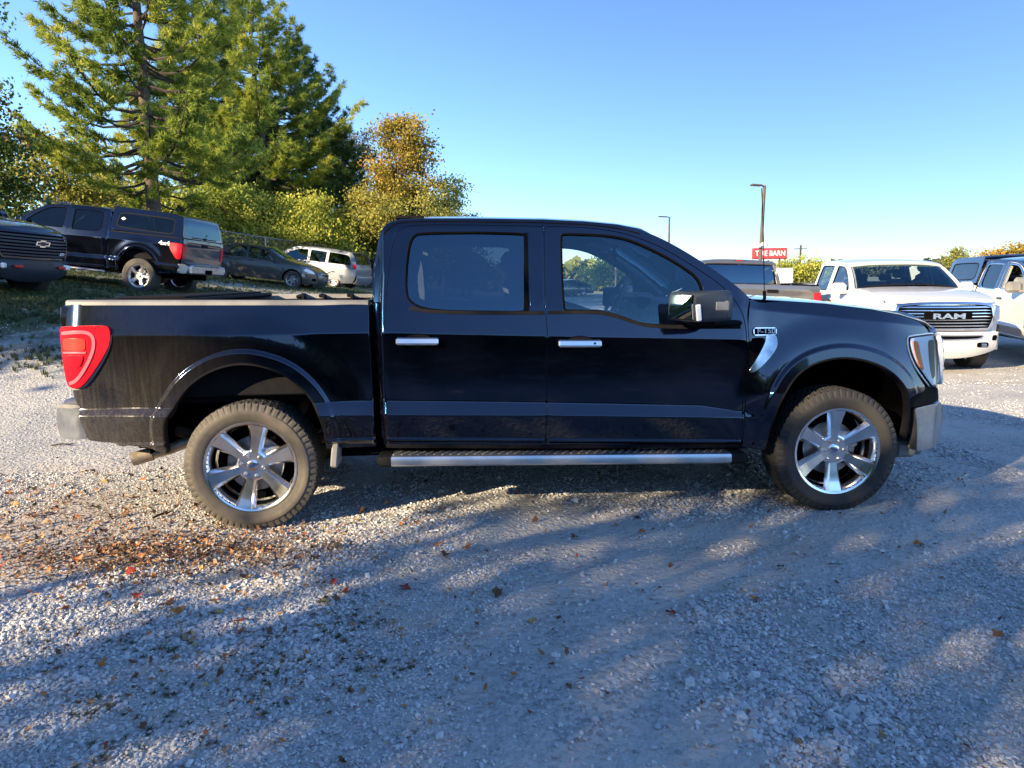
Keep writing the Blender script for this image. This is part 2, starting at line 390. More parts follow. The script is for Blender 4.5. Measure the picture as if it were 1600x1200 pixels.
def skin(name, path, m, parent, wf, crown=.05, p=4, n=28, inset=.0, thick=.012, bulge=None):
    """sheet carried across the car along a profile path (front-bottom to rear-bottom order), crowned"""
    P = np.array(path, float); d = np.gradient(P, axis=0); d /= np.linalg.norm(d, axis=1)[:, None]
    nr = np.stack([d[:, 1], -d[:, 0]], 1); un = nr
    cr = np.array(crown if isinstance(crown, (list, tuple)) else [crown]*len(P), float)
    if cr.ndim == 2: nr = cr; cr = np.ones(len(P))
    s = np.sin(np.linspace(-1, 1, n)*math.pi/2); s = np.sign(s)*np.abs(s)**.8
    rows = []
    for i in range(len(P)):
        W = max(.02, float(wf(np.array([P[i, 0]]), np.array([P[i, 1]]))[0])-inset); k = cr[i]*(1-np.abs(s)**p)
        rows.append(np.stack([P[i, 0]+nr[i, 0]*k, s*W, P[i, 1]+nr[i, 1]*k], 1))
    V = np.vstack(rows); F = []
    for i in range(len(P)-1):
        for j in range(n-1): a = i*n+j; F.append((a, a+1, a+n+1, a+n))
    K = len(V)
    if thick:
        lo = []
        for i in range(len(P)): lo.append(rows[i]-np.array([un[i, 0], 0, un[i, 1]])*thick)
        V = np.vstack([V]+lo); F += [tuple(K+q for q in f)[::-1] for f in F[:]]
        b = [j for j in range(n)]+[i*n+n-1 for i in range(1, len(P))]+[(len(P)-1)*n+j for j in range(n-2, -1, -1)]+[i*n for i in range(len(P)-2, 0, -1)]
        for q in range(len(b)): a, c = b[q], b[(q+1) % len(b)]; F.append((c, a, a+K, c+K))
    return mesh_obj(name, V, F, m, parent, angle=40)
def text_obj(name, body, size, m, parent, mw, extrude=.004, bold=0., align='CENTER', sx=1):
    cu = bpy.data.curves.new(name, 'FONT'); cu.body = body; cu.size = size; cu.extrude = extrude; cu.offset = bold; cu.align_x = align; cu.align_y = 'CENTER'; cu.resolution_u = 3
    o = bpy.data.objects.new(name, cu); COL.objects.link(o)
    dg = bpy.context.evaluated_depsgraph_get(); me = bpy.data.meshes.new_from_object(o.evaluated_get(dg)); COL.objects.unlink(o); bpy.data.objects.remove(o)
    me.materials.clear(); me.materials.append(m); me.transform(Matrix.Diagonal((sx, 1, 1, 1)))
    q = link(bpy.data.objects.new(name, me), parent); q.matrix_local = mw
    return q
def frame(o, x, y):
    """matrix with text x along x, text up along y"""
    x = Vector(x).normalized(); y = Vector(y).normalized(); z = x.cross(y)
    m = Matrix((x, y, z)).transposed().to_4x4(); m.translation = o; return m

# ------------------------------------------------------------------ ground shape
def sst(a, b, x): t = np.clip((x-a)/(b-a), 0, 1); return t*t*(3-2*t)
def vnoise(x, y, s, seed=0):
    x = np.asarray(x, float)*s+seed*17.3; y = np.asarray(y, float)*s-seed*9.1
    xi = np.floor(x).astype(np.int64); yi = np.floor(y).astype(np.int64); fx = x-xi; fy = y-yi; fx = fx*fx*(3-2*fx); fy = fy*fy*(3-2*fy)
    def h(a, b):
        n = (a*374761393+b*668265263+seed*1442695) & 0x7fffffff; n = ((n ^ (n >> 13))*1274126177) & 0x7fffffff; return (n ^ (n >> 16)) % 65536/65536.
    return (h(xi, yi)*(1-fx)+h(xi+1, yi)*fx)*(1-fy)+(h(xi, yi+1)*(1-fx)+h(xi+1, yi+1)*fx)*fy
def gz(x, y):
    x = np.asarray(x, float); y = np.asarray(y, float)
    slope = .13*np.clip(3.5-x, 0, 17)
    z = slope*sst(2.6, 9.0, y)
    z = z-.10*sst(5, 9, x)*sst(3, 6.5, y)
    z = z+.12*sst(16, 24, y)*np.clip((3.5-x)/10, 0, 1.3)
    pad = sst(0, 1.2, np.maximum(np.maximum(-1.2-x, x-4.6), np.maximum(-.2-y, y-2.2)))
    z = z+((vnoise(x, y, .7, 3)-.5)*.05+(vnoise(x, y, 2.1, 4)-.5)*.02)*pad
    return z

# ------------------------------------------------------------------ pickup body data (metres, x forward from the rear axle)
def L1(xs, ys): return lambda x: np.interp(x, xs, ys)
z_lip = L1([-1, .82, 3.04], [.56, .553, .479]); z_sb = L1([-.95, .83, 1.81, 3.05, 3.3], [.748, .708, .683, .640, .63])
z_st = L1([-.95, .52, .83, 1.81, 2.79, 3.1, 3.3], [.782, .799, .796, .761, .718, .662, .65]); z_cr = L1([-1, .85, 1.81, 3.06], [1.215, 1.208, 1.170, 1.125])
ARCH_R = [(-.49, .50), (-.487, .60), (-.461, .704), (-.39, .82), (-.30, .93), (-.167, 1.009), (-.027, 1.045), (.10, 1.035), (.257, .978), (.374, .870), (.444, .75), (.468, .64), (.475, .50)]
ARCH_F = [(3.213, .42), (3.235, .552), (3.262, .69), (3.312, .81), (3.385, .91), (3.50, .98), (3.68, 1.012), (3.86, .980), (3.995, .912), (4.085, .82), (4.125, .73), (4.150, .62), (4.155, .47)]
AR = resample(rounded(ARCH_R, False), .03, False); AF = resample(rounded(ARCH_F, False), .03, False)
def pick_S(x, z):
    x = np.asarray(x, float); z = np.asarray(z, float)
    am = 1-sst(2.85, 3.25, x)
    zl, zb, zt, zc = z_lip(x), z_sb(x), z_st(x), z_cr(x); zt = np.maximum(zt, zb+.012)
    ks = [np.full_like(x, .25), zl-.02, zl, zl+.012, zb, zt, zc, np.full_like(x, 1.335), np.full_like(x, 1.83), np.full_like(x, 1.90), np.full_like(x, 2.0)]
    vs = [.08+0*x, .035+0*x, .004+.004*(1-am), .004+.016*am, -.030*am, .003+0*x, .000+0*x, .036+0*x, .180+0*x, .215+0*x, .30+0*x]
    y = np.zeros_like(x)+vs[0]
    for i in range(len(ks)-1):
        a, b = ks[i], ks[i+1]; t = (z-a)/(b-a+1e-9); q = (z >= a)
        y = np.where(q, vs[i]+(vs[i+1]-vs[i])*np.clip(t, 0, 1), y)
    # fender: leaning face under a shoulder line
    zs = 1.295-.11*(x-3.3); f = np.interp(0, [0], [0])+0*x
    top = np.where(z > zs, .055+(z-zs)*.75, np.where(z > .80, -.004+(z-.80)/(np.maximum(zs-.80, .05))*.059, np.where(z > .6, -.004+(.80-z)*.02, (.6-z)*.2)))
    t = sst(3.03, 3.22, x); y = y*(1-t)+top*t
    # wheel-arch flares
    Q = np.stack([x.ravel(), z.ravel()], 1); dm = np.full(len(Q), 9.)
    for A in (AR, AF):
        c = A.mean(0); near = (np.abs(Q[:, 0]-c[0]) < 1.0) & (Q[:, 1] < 1.45)
        if near.any(): dm[near] = np.minimum(dm[near], seg_dist(Q[near], A, False))
    dm = dm.reshape(x.shape)
    y = y-.018*(1-sst(.062, .088, dm))-.022*(1-sst(.09, .30, dm))*sst(.55, .8, z)
    y = y+.13*(np.clip(x-3.95, 0, .6)/.45)**2+.05*(np.clip(-.90-x, 0, .3)/.16)**2
    y = y+np.where((x > .772) | (z > 1.42), .05*(1-sst(.775, .85, x)), 0)*(x < .9)
    return y
def pick_W(x, z): return 1.0-pick_S(x, z)
def side_surf(W): return Surf(lambda a, b: np.stack([a, -W(a, b), b], 1), 1)
PS = side_surf(pick_W)
LS = side_surf(lambda x, z: 1.0-.05*(np.clip(-.90-x, 0, .3)/.16)**2-.012*sst(1.0, 1.30, z)+.012)
def offset_poly(pl, d):
    P = np.array(pl, float)
    if area(P) < 0: P = P[::-1]
    return [tuple(q) for q in P+vnormals2(P)*d]
FEAT = []
_x = np.arange(-1.2, 3.3, .025)
for _f in (z_cr, z_lip, z_sb, z_st):
    for _d in (-.016, -.008, 0, .008, .016): FEAT.append(np.stack([_x, _f(_x)+_d], 1))
_x = np.arange(3.05, 4.4, .02)
for _d in (-.02, -.01, 0, .01, .02): FEAT.append(np.stack([_x, 1.295-.11*(_x-3.3)+_d], 1))
for A in (AR, AF):
    _d = np.gradient(A, axis=0); _d /= np.linalg.norm(_d, axis=1)[:, None]; _n = np.stack([-_d[:, 1], _d[:, 0]], 1)
    if A is AR or True: _n = _n if ((A+_n*.05)[len(A)//2, 1] > A[len(A)//2, 1]) else -_n
    for q in (.050, .058, .064, .070, .076, .082, .088, .094, .104): FEAT.append(resample(A+_n*q, .018, False))
BED = [(-1.019, 1.406), (.20, 1.391), (.757, 1.38), (.757, 1.21), (.760, 1.056), (.764, .821), (.770, .659), (.773, .504)]+ARCH_R[::-1]+[(-.72, .562), (-.94, .589), (-.953, .684), (-.962, .79), (-.992, .83), (-1.006, .92), (-1.015, 1.2)]
CAB = [(.813, .502), (.805, .741), (.797, 1.056), (.780, 1.35), (.768, 1.475), (.777, 1.589), (.792, 1.673), (.811, 1.766), (.838, 1.832), (.873, 1.868), (.928, 1.887), (1.1, 1.893), (1.4, 1.890), (1.834, 1.879), (2.093, 1.865), (2.293, 1.843), (2.432, 1.812), (2.589, 1.745), (2.782, 1.628), (2.973, 1.495), (3.104, 1.384), (3.075, 1.30), (3.080, 1.21), (3.084, 1.123), (3.075, .931), (3.066, .707), (3.066, .436)]
SEAM_B = [(1.832, 1.840), (1.825, 1.576), (1.823, 1.315), (1.832, 1.164), (1.825, .877), (1.816, .486)]
SEAM_C = [(3.048, 1.288), (3.064, 1.21), (3.072, 1.123), (3.063, .931), (3.054, .707), (3.054, .452)]
RDOOR = [(.827, .53), (.836, .75), (.841, 1.0), (.845, 1.208), (.855, 1.322), (.869, 1.527), (.889, 1.68), (.908, 1.771), (.935, 1.824), (.985, 1.849), (1.084, 1.855), (1.397, 1.851)]+SEAM_B
FDOOR = SEAM_B[::-1]+[(2.091, 1.829), (2.278, 1.803), (2.421, 1.762), (2.585, 1.690), (2.777, 1.568), (2.929, 1.461), (3.005, 1.366)]+SEAM_C
RWIN = [(1.067, 1.799), (1.396, 1.799), (1.712, 1.789), (1.700, 1.55), (1.695, 1.322), (1.463, 1.328), (1.247, 1.335), (1.14, 1.344), (1.079, 1.356), (1.025, 1.38), (.990, 1.42), (.985, 1.51), (.993, 1.625), (1.009, 1.735), (1.030, 1.78)]
FWIN = [(1.941, 1.786), (2.188, 1.776), (2.288, 1.762), (2.387, 1.735), (2.531, 1.668), (2.677, 1.582), (2.776, 1.508), (2.800, 1.42), (2.805, 1.226), (2.584, 1.226), (2.438, 1.236), (2.38, 1.252), (2.312, 1.278), (2.234, 1.304), (2.164, 1.319), (2.066, 1.326), (1.940, 1.328), (1.937, 1.575)]
FWIN2 = [(1.941, 1.786), (2.188, 1.776), (2.33, 1.752), (2.46, 1.70), (2.60, 1.61), (2.75, 1.50), (2.90, 1.36), (2.90, 1.32), (2.4, 1.322), (1.940, 1.328), (1.937, 1.575)]
FENDER = [(3.107, 1.376), (3.325, 1.360), (3.609, 1.338), (3.913, 1.298), (4.10, 1.262), (4.24, 1.215), (4.31, 1.162), (4.325, 1.13), (4.125, 1.128), (4.12, 1.052), (4.155, .945), (4.215, .855), (4.275, .79), (4.23, .76), (4.17, .765)]+ARCH_F[::-1][2:]+[(3.072, .436), (3.070, .707), (3.080, .931), (3.089, 1.122), (3.081, 1.21), (3.090, 1.30)]
HLIGHT = [(4.135, 1.122), (4.36, 1.133), (4.39, 1.08), (4.39, .93), (4.37, .80), (4.32, .785), (4.235, .866), (4.165, .95), (4.13, 1.044)]
FBUMP = [(4.19, .665), (4.42, .690), (4.455, .60), (4.455, .45), (4.40, .396), (4.225, .382), (4.222, .518)]
TAIL = [(-1.040, 1.272), (-.895, 1.279), (-.760, 1.277), (-.742, 1.258), (-.744, 1.172), (-.80, 1.078), (-.897, .950), (-.945, .914), (-1.0, .914), (-1.025, .945), (-1.036, 1.05), (-1.042, 1.19)]
def xp_front(z): return np.interp(z, [.4, .7, .95, 1.10, 1.20], [4.40, 4.42, 4.42, 4.40, 4.33])
def front_surf(bul=.22, w=.88, xp=xp_front): return Surf(lambda a, b: np.stack([xp(b)+bul*(1-np.clip(np.abs(a/w), 0, 1.3)**2.2), a, b], 1), 1)
FS = front_surf()
def rear_surf(x0, lean=.02, bul=.03, w=.9): return Surf(lambda a, b: np.stack([x0+lean*(b-1)-bul*(1-np.abs(a/w)**2.5), a, b], 1), -1)
def strip(name, line, wd, m, parent, surf, off, gap=0, mirror=True, step=.03, depth=.01, closed=True):
    """band lying along an outline"""
    if closed:
        P = resample(rounded(line), step); P = P[::-1] if area(P) < 0 else P; n = vnormals2(P)
        return panel(name, P+n*wd, m, parent, surf, holes=[P], off=off, smooth_it=0, step=step, depth=depth, mirror=mirror)
    P = resample(rounded(line, False), step, False); d = np.gradient(P, axis=0); d /= np.linalg.norm(d, axis=1)[:, None]; n = np.stack([-d[:, 1], d[:, 0]], 1)
    return panel(name, np.vstack([P+n*wd/2, (P-n*wd/2)[::-1]]), m, parent, surf, off=off, smooth_it=0, step=step, depth=depth, mirror=mirror)

# ------------------------------------------------------------------ wheels
def rev_mesh(name, prof, n, m, parent, disp=None, dirt=None):
    """revolve profile (r,h) about y with an optional displacement and a dirt attribute"""
    prof = np.array(prof, float); k = len(prof); a = np.linspace(0, 2*np.pi, n, endpoint=False)
    Rr = np.repeat(prof[None, :, 0], n, 0); H = np.repeat(prof[None, :, 1], n, 0); A = np.repeat(a[:, None], k, 1)
    if disp is not None: Rr = Rr+disp(A, H, Rr)
    V = np.stack([Rr*np.cos(A), H, Rr*np.sin(A)], -1).reshape(-1, 3)
    i = np.arange(n)[:, None]; q = np.arange(k-1)[None]; j = (i+1) % n
    F = np.stack([i*k+q, i*k+q+1, j*k+q+1, j*k+q], -1).reshape(-1, 4)
    me = bpy.data.meshes.new(name); me.from_pydata(V.tolist(), [], F.tolist()); me.materials.append(m)
    me.polygons.foreach_set('use_smooth', [True]*len(me.polygons)); me.update(); me.set_sharp_from_angle(angle=R(35))
    if dirt is not None:
        at = me.attributes.new('dirt', 'FLOAT', 'POINT'); at.data.foreach_set('value', dirt(A, H, Rr).ravel().astype(np.float32))
    return link(bpy.data.objects.new(name, me), parent)
def tyre(parent, r=.405, wd=.275, rim=.262, hero=True, dirty=1.):
    """outer face at h=0 looking towards -y, tread to h=wd"""
    if hero:
        sw = [(rim-.004, .03), (rim+.004, .016), (rim+.02, .008), (rim+.035, .003), (rim+.05, .0), (rim+.055, -.002), (rim+.075, -.003), (rim+.08, -.001), (r-.05, .003), (r-.03, .009)]
        n = 720; tr = [(r-.010, .018), (r-.004, .024)]+[(r-.002+.002*math.sin(math.pi*t), .024+(wd-.048)*t) for t in np.linspace(0, 1, 30)[1:-1]]+[(r-.004, wd-.024), (r-.010, wd-.018)]
        prof = sw+tr+[(r-.04, wd-.006), (rim+.02, wd-.004), (rim, wd-.02)]
        def disp(A, H, Rr):
            t = (H/wd); P = 58.
            ph = A*P/(2*np.pi)
            d = np.zeros_like(A)
            mid = (H > .020) & (H < wd-.020)
            rib = np.zeros_like(A)
            zig = .012*np.abs(((ph*1.) % 1)-.5)*2
            for g in (.055, .105, wd-.105, wd-.055): rib = np.maximum(rib, np.abs(H-(g+zig-.006)) < .0055)
            col_ = np.floor((H-.02)/.05)
            cross = (np.abs(((ph+col_*.37+H*9.) % 1)-.5) < .13)
            sipe = (np.abs(((ph*3+col_*.2+H*22) % 1)-.5) < .10)*.25
            d = np.where(mid, -.011*np.maximum(np.maximum(rib, cross*.9), sipe), 0)
            # shoulder lugs running over the edge
            sh = (Rr > r-.045) & ~mid
            lug = (np.abs(((ph+.12*np.sign(H-wd/2)) % 1)-.5) < .20)
            d = np.where(sh, np.where(lug, -.009, .003), d)
            let = (np.abs(Rr-(rim+.065)) < .012) & (H < .02)
            return d
        def dirt(A, H, Rr):
            f = np.clip(1.25-(H/.05), .12, 1)*dirty; f = np.where(Rr < rim+.05, f*(.35+.65*np.clip((Rr-rim)/.05, 0, 1)), f); f = f*(1-.25*(np.abs(((Rr-rim)*55) % 1-.5) < .12)); return f
        return rev_mesh('tyre', prof, n, M['tyre'], parent, disp, dirt)
    prof = [(rim-.01, .03), (rim+.02, .005), (r-.04, .0), (r-.012, .01), (r, .03), (r, wd-.03), (r-.02, wd-.01), (rim, wd-.02)]
    return rev_mesh('tyre', prof, 48, M['tyre'], parent, None, lambda A, H, Rr: np.where(H < .02, .35, .15)*dirty+0*A)
def spoke_mesh(mb, ang, r0, r1, w0, w1, h0, h1, dep, split=0, ch=.011):
    """one spoke; face slopes from hub height h0 to rim height h1, chamfered sides"""
    st = []
    for t in (0, .25, .5, .68, .76, .9, 1.0):
        r = r0+(r1-r0)*t; wv = (w0+(w1-w0)*max(0, (t-.15)/.85)**1.3)/2; h = h0+(h1-h0)*t
        if t > .7: h -= .006*(t-.7)/.3
        st.append((r, wv, h))
    v = []; f = []
    for r, wv, h in st: v += [(r, h+dep, -wv*1.25), (r, h+ch*1.2, -wv), (r, h, -wv+ch), (r, h, wv-ch), (r, h+ch*1.2, wv), (r, h+dep, wv*1.25)]
    n = 6
    for i in range(len(st)-1):
        for k in range(n): f.append((i*n+k, (i+1)*n+k, (i+1)*n+(k+1) % n, i*n+(k+1) % n))
    c, s = math.cos(ang), math.sin(ang)
    mb.add([(x*c-z*s, y, x*s+z*c) for x, y, z in v], f)
def wheel(parent, loc, side=-1, r=.405, wd=.275, rim=.262, hero=False, ns=6, rot=.0, metal='rim_alloy', steer=0., dirty=1., emblem=False, shared=None):
    """a wheel Empty with tyre, rim, brake disc, hub cap and nuts; built with the face towards -y"""
    e = empty('wheel', parent, loc, (0, 0, (math.pi if side > 0 else 0)+steer))
    if shared is not None:
        for ch in shared.children:
            c = ch.copy(); COL.objects.link(c); c.parent = e
        return e
    tyre(e, r, wd, rim, hero, dirty)
    mb = MB(); q = rim
    seg = 96 if hero else 40
    mb.lathe([(q-.012, .21), (q-.030, .12), (q-.020, .05), (q-.006, .030), (q-.010, .016), (q-.002, .012), (q+.006, .010), (q+.010, .016), (q+.006, .026), (q-.002, .03)], seg)
    wi = (.062, .098) if ns == 6 else ((.06, .085) if ns == 5 else (.035, .04))
    for k in range(ns): spoke_mesh(mb, rot+2*math.pi*k/ns, .065, q-.012, wi[0]*q/.262, wi[1]*q/.262, .060, .020, .03)
    mb.lathe([(.001, .060), (.05, .060), (.086, .056), (.098, .062), (.098, .09)], 36)
    mb.build('rim', M[metal], e, angle=28)
    mb = MB(); mb.lathe([(.001, .12), (.17, .12), (.175, .125), (.175, .15), (.001, .15)], 36); mb.build('brake_disc', M['dusty_chrome'], e)
    mb = MB(); mb.lathe([(.001, .158), (q-.034, .158)], 32); mb.build('wheel_back', M['dark'], e)
    if hero:
        mb = MB(); mb.box((.10, .10, .06), (.14, .05, .10), b=.012); mb.build('brake_caliper', M['alloy'], e)
    mb = MB(); mb.lathe([(.001, .046), (.024, .047), (.033, .051), (.034, .064)], 30); mb.build('hub_cap', M[metal], e)
    if emblem:
        pts = [(.021*math.cos(a), .0105*math.sin(a)) for a in np.linspace(0, 2*math.pi, 24, endpoint=False)]
        mb = MB(); mb.prism(pts, .0440, .047); mb.build('emblem', mat('emblem_blue', (.01, .03, .14), .2, coat=1), e)
        text_obj('emblem_lettering', 'Ford', .015, M['chrome'], e, frame((0, .0436, 0), (1, 0, 0), (0, 0, 1)), extrude=.0006)
    for k in range(6 if ns == 6 else 5):
        a = rot+2*math.pi*(k+.5)/(6 if ns == 6 else 5) if ns != 6 else rot+R(30)+2*math.pi*k/6+R(0)
        mb = MB(); c = (.067*math.cos(a), 0, .067*math.sin(a)); mb.lathe([(.001, .040), (.008, .041), (.012, .048), (.012, .066)], 8, c=c)
        mb.build('lug_nut', M['dusty_chrome'], e)
        if not hero: break
    if not hero:
        pass
    return e

# ------------------------------------------------------------------ interior pieces
def seat(parent, x, y, wd=.52, h=.62, mt=None, z0=.90):
    e = empty('seat', parent, (x, y, z0))
    mb = MB(); mb.box((.25, 0, 0), (.52, wd, .16), b=.05); mb.build('seat_cushion', mt or M['seat'], e)
    mb = MB(); mb.box((-.06, 0, .33), (.15, wd*.94, h), b=.05, rot=(0, -.22, 0)); mb.build('seat_back', mt or M['seat'], e)
    mb = MB(); mb.box((-.15, 0, .33+h/2+.10), (.10, .26, .18), b=.045, rot=(0, -.12, 0)); mb.tube([(-.13, -.06, h/2+.3), (-.13, -.06, h/2+.42)], .007); mb.tube([(-.13, .06, h/2+.3), (-.13, .06, h/2+.42)], .007); mb.build('headrest', mt or M['seat'], e)
def steering(parent, x, y, z, r=.19, tilt=25):
    mb = MB(); T = R(tilt); pts = []
    for k in range(33):
        a = 2*math.pi*k/32; u = r*math.cos(a); v = r*math.sin(a); pts.append((x+v*math.sin(T), y+u, z+v*math.cos(T)))
    mb.tube(pts, .016, 8, cap=False)
    for a in (0, math.pi, -math.pi/2): mb.tube([(x+.02, y, z), (x+r*math.sin(a)*math.sin(T), y+r*math.cos(a), z+r*math.sin(a)*math.cos(T))], .014, 6)
    mb.box((x+.03, y, z), (.06, .14, .12), b=.03); mb.tube([(x, y, z), (x+.4, y, z-.14)], .03, 8)
    return mb.build('steering_wheel', M['interior'], parent)
def well(parent, c, r, w0, w1, name='wheel_well', side=-1):
    """open-bottomed liner of a wheel arch"""
    n = 28; v = []; f = []
    for i in range(n+1):
        a = math.pi*(.02+.96*i/n); x = c[0]+r*math.cos(a); z = c[1]+r*math.sin(a); v += [(x, side*w0, z), (x, side*w1, z)]
    for i in range(n): f.append((2*i, 2*i+1, 2*i+3, 2*i+2))
    k = len(v); v.append((c[0], side*w1, c[1]))
    for i in range(n): f.append((k, 2*i+1, 2*i+3))
    return mesh_obj(name, v, f, M['dark'], parent)

# ------------------------------------------------------------------ pickups
def plate(name, pts, th, m, parent):
    """thick quad strip through 3-D points rows"""
    v = []; f = []
    return mesh_obj(name, v, f, m, parent)
def pickup(root, pm, hero=False, style='plain', tint='glass_dark', ftint=None, belt='dip', st=.13, rimkw=None, open_window=False, skip=(), upper=None):
    P = M[pm]; st_h = .028 if hero else st; rows = FEAT if hero or st < .1 else ()
    UP = M[upper] if upper else P
    G = M[tint]; GF = M[ftint or tint]; fwin = FWIN if belt == 'dip' else FWIN2
    kw = dict(step=st_h, rows=rows, depth=.018)
    shs = Surf(lambda a, b: np.stack([a, -(pick_W(a, b)-.035), b], 1), 1)
    # skin panels
    if 'bed' not in skip: panel('bed_side', BED, P, root, PS, gap=.002, **kw)
    panel('cab_side', CAB, UP, root, PS, holes=[offset_poly(RDOOR, .002), offset_poly(FDOOR, .002)], gap=.001, step=st_h*1.3, depth=.03)
    for nm, D, Wn, gl in (('rear_door', RDOOR, RWIN, G), ('front_door', FDOOR, fwin, GF)):
        if hero:
            for o in panel(nm, D, P, root, PS, holes=[offset_poly(Wn, .004)], gap=.0035, **kw): o['_d'] = 1
        elif upper:
            panel(nm, [q for q in D if q[1] < 1.31]+([(3.05, 1.30), (1.827, 1.315)] if nm == 'front_door' else [(1.823, 1.315), (.853, 1.315)]) if False else D, P, root, PS, holes=[offset_poly(Wn, .004)], gap=.004, **kw)
        else: panel(nm, D, P, root, PS, holes=[offset_poly(Wn, .004)], gap=.004, **kw)
        if not (open_window and nm == 'front_door'):
            panel('window_glass', offset_poly(Wn, .012), gl, root, PS, off=-.010, step=.1, depth=0)
        strip('window_seal', Wn, .009 if hero else .012, M['rubber'], root, PS, off=.002 if not (style == 'twotone') else .004, step=.05)
    panel('front_fender', FENDER, P, root, PS, gap=.002, **kw)
    # inner shell, dark behind the seams
    INN = [(.80, .50), (.80, 1.35), (.80, 1.60), (.86, 1.83), (.95, 1.87), (1.83, 1.86), (2.29, 1.82), (2.59, 1.72), (2.95, 1.47), (3.05, 1.36), (3.06, .46)]
    panel('inner_shell', INN, M['interior'], root, shs, holes=[offset_poly(RWIN, -.004), offset_poly(fwin, -.004)], step=.12, depth=.03)
    # wells and underside
    for sy in (-1, 1):
        well(root, (0, .45), .60, .955, .50, side=sy); well(root, (3.69, .43), .57, .955, .45, side=sy)
    mb = MB(); mb.box((1.85, 0, .50), (2.7, 1.74, .16), M['dark'], .02)
    mb.box((1.7, .45, .50), (5.2, .09, .16), M['dark'], .02); mb.box((1.7, -.45, .50), (5.2, .09, .16), M['dark'], .02)
    mb.tube([(0, -.8, .40), (0, .8, .40)], .055, 12, M['rust']); mb.lathe([(.0, -.12), (.13, -.08), (.15, 0), (.13, .08), (0, .12)], 20, m=M['rust'], c=(0, 0, .40))
    mb.tube([(3.69, -.75, .38), (3.69, .75, .38)], .04, 8, M['rust'])
    mb.build('underbody', None, root)
    # hood, windscreen, roof, back
    WW = lambda x, z: pick_W(np.minimum(x, 4.40), z)
    skin('hood', [(4.36, 1.165), (4.31, 1.20), (4.24, 1.222), (4.10, 1.262), (3.913, 1.298), (3.609, 1.338), (3.325, 1.360), (3.12, 1.374)], P, root, WW, crown=[(.20, .0), (.19, .006), (.17, .012), (.12, .018), (.06, .025), (.0, .03), (0, .032), (0, .035)], p=3, inset=-.001)
    skin('cowl', [(3.14, 1.362), (3.06, 1.372)], M['plastic'], root, WW, crown=.09, p=2.5, inset=.02)
    skin('windscreen', [(3.08, 1.375), (2.97, 1.475), (2.80, 1.600), (2.60, 1.725), (2.46, 1.79)], M['glass_clear'] if hero or style == 'ram' else M['glass_shade'], root, WW, crown=.035, p=2.4, inset=.065, thick=0)
    skin('roof', [(2.50, 1.782), (2.44, 1.815), (2.29, 1.845), (2.09, 1.866), (1.83, 1.881), (1.4, 1.891), (1.1, 1.894), (.95, 1.888), (.88, 1.868), (.84, 1.83)], UP, root, WW, crown=[.06, .055]+[.045]*6+[.03, .02], p=3.2, thick=.03, inset=-.001)
    skin('rear_glass', [(.838, 1.80), (.805, 1.66), (.785, 1.50), (.775, 1.42)], M['glass_dark'] if hero else G, root, WW, crown=.02, p=3, inset=.10, thick=0)
    skin('cab_back', [(.80, 1.42), (.80, 1.2), (.80, .55)], P, root, WW, crown=.01, inset=.03)
    for sy in (-1, 1):
        mb = MB(); mb.tube([(.872, sy*(pick_W(np.array([.9]), np.array([1.83]))[0]-.06), 1.83), (.825, sy*(pick_W(np.array([.9]), np.array([1.6]))[0]-.05), 1.60), (.812, sy*.90, 1.38)], .038, 8, P); mb.build('rear_pillar', None, root)
        mb = MB(); mb.tube([(3.06, sy*.87, 1.32), (2.79, sy*.82, 1.54), (2.60, sy*.78, 1.66), (2.46, sy*.76, 1.735)], .035, 8, M['interior']); mb.build('pillar_trim', None, root)
    # bed
    mb = MB(); mb.box((-.13, 0, .80), (1.76, 1.6, .05), M['plastic']); mb.box((-.13, .86, 1.10), (1.78, .06, .55), M['plastic'], .01); mb.box((-.13, -.86, 1.10), (1.78, .06, .55), M['plastic'], .01); mb.box((.74, 0, 1.10), (.05, 1.72, .55), P, .01)
    mb.build('bed_liner', None, root)
    W0 = lambda x: float(pick_W(np.array([x]), np.array([1.39]))[0])
    for sy in (-1, 1):
        mb = MB(); xs = np.linspace(-1.02, .752, 14); v = []; f = []
        for x in xs:
            z = np.interp(x, [-1.02, .757], [1.408, 1.382]); w_ = W0(x)
            v += [(x, sy*(w_+.004), z-.010), (x, sy*(w_+.001), z+.010), (x, sy*(w_-.012), z+.019), (x, sy*(w_-.09), z+.019), (x, sy*(w_-.10), z-.03)]
        for i in range(len(xs)-1):
            for k in range(4): f.append((i*5+k, i*5+k+1, (i+1)*5+k+1, (i+1)*5+k))
        f += [(0, 1, 2, 3, 4), tuple((len(xs)-1)*5+k for k in (4, 3, 2, 1, 0))]
        mb.add(v, f); mb.build('bed_rail_cap', M['grey_plastic'] if hero else M['plastic'], root)
    # tailgate
    TG = Surf(lambda a, b: np.stack([np.interp(b, [.6, .85, 1.0, 1.25, 1.3, 1.41], [-1.0, -1.02, -1.035, -1.045, -1.06, -1.045])-.012*(1-np.abs(a/.9)**2), a, b], 1), -1)
    panel('tailgate', [(-.80, .82), (-.80, 1.395), (.80, 1.395), (.80, .82)], P, root, TG, step=.08, depth=.06, mirror=False)
    panel('tail_corner', [(-.935, .80), (-.935, 1.395), (-.805, 1.395), (-.805, .80)], P, root, TG, off=-.003, step=.08, depth=.05)
    for sy in (-1, 1):
        hd = MB(); hd.box((-1.075, 0, 1.28), (.03, .22, .06), b=.01)
    hd.build('tailgate_handle', M['plastic'], root)
    # tail lamps
    panel('tail_lamp', TAIL, M['red_lens'], root, LS, off=.006, step=.03, depth=.03, smooth_it=1)
    panel('tail_lamp', [(-.945, .93), (-.945, 1.27), (-.82, 1.27), (-.85, .93)], M['red_lens'], root, TG, off=.008, step=.06, depth=.02)
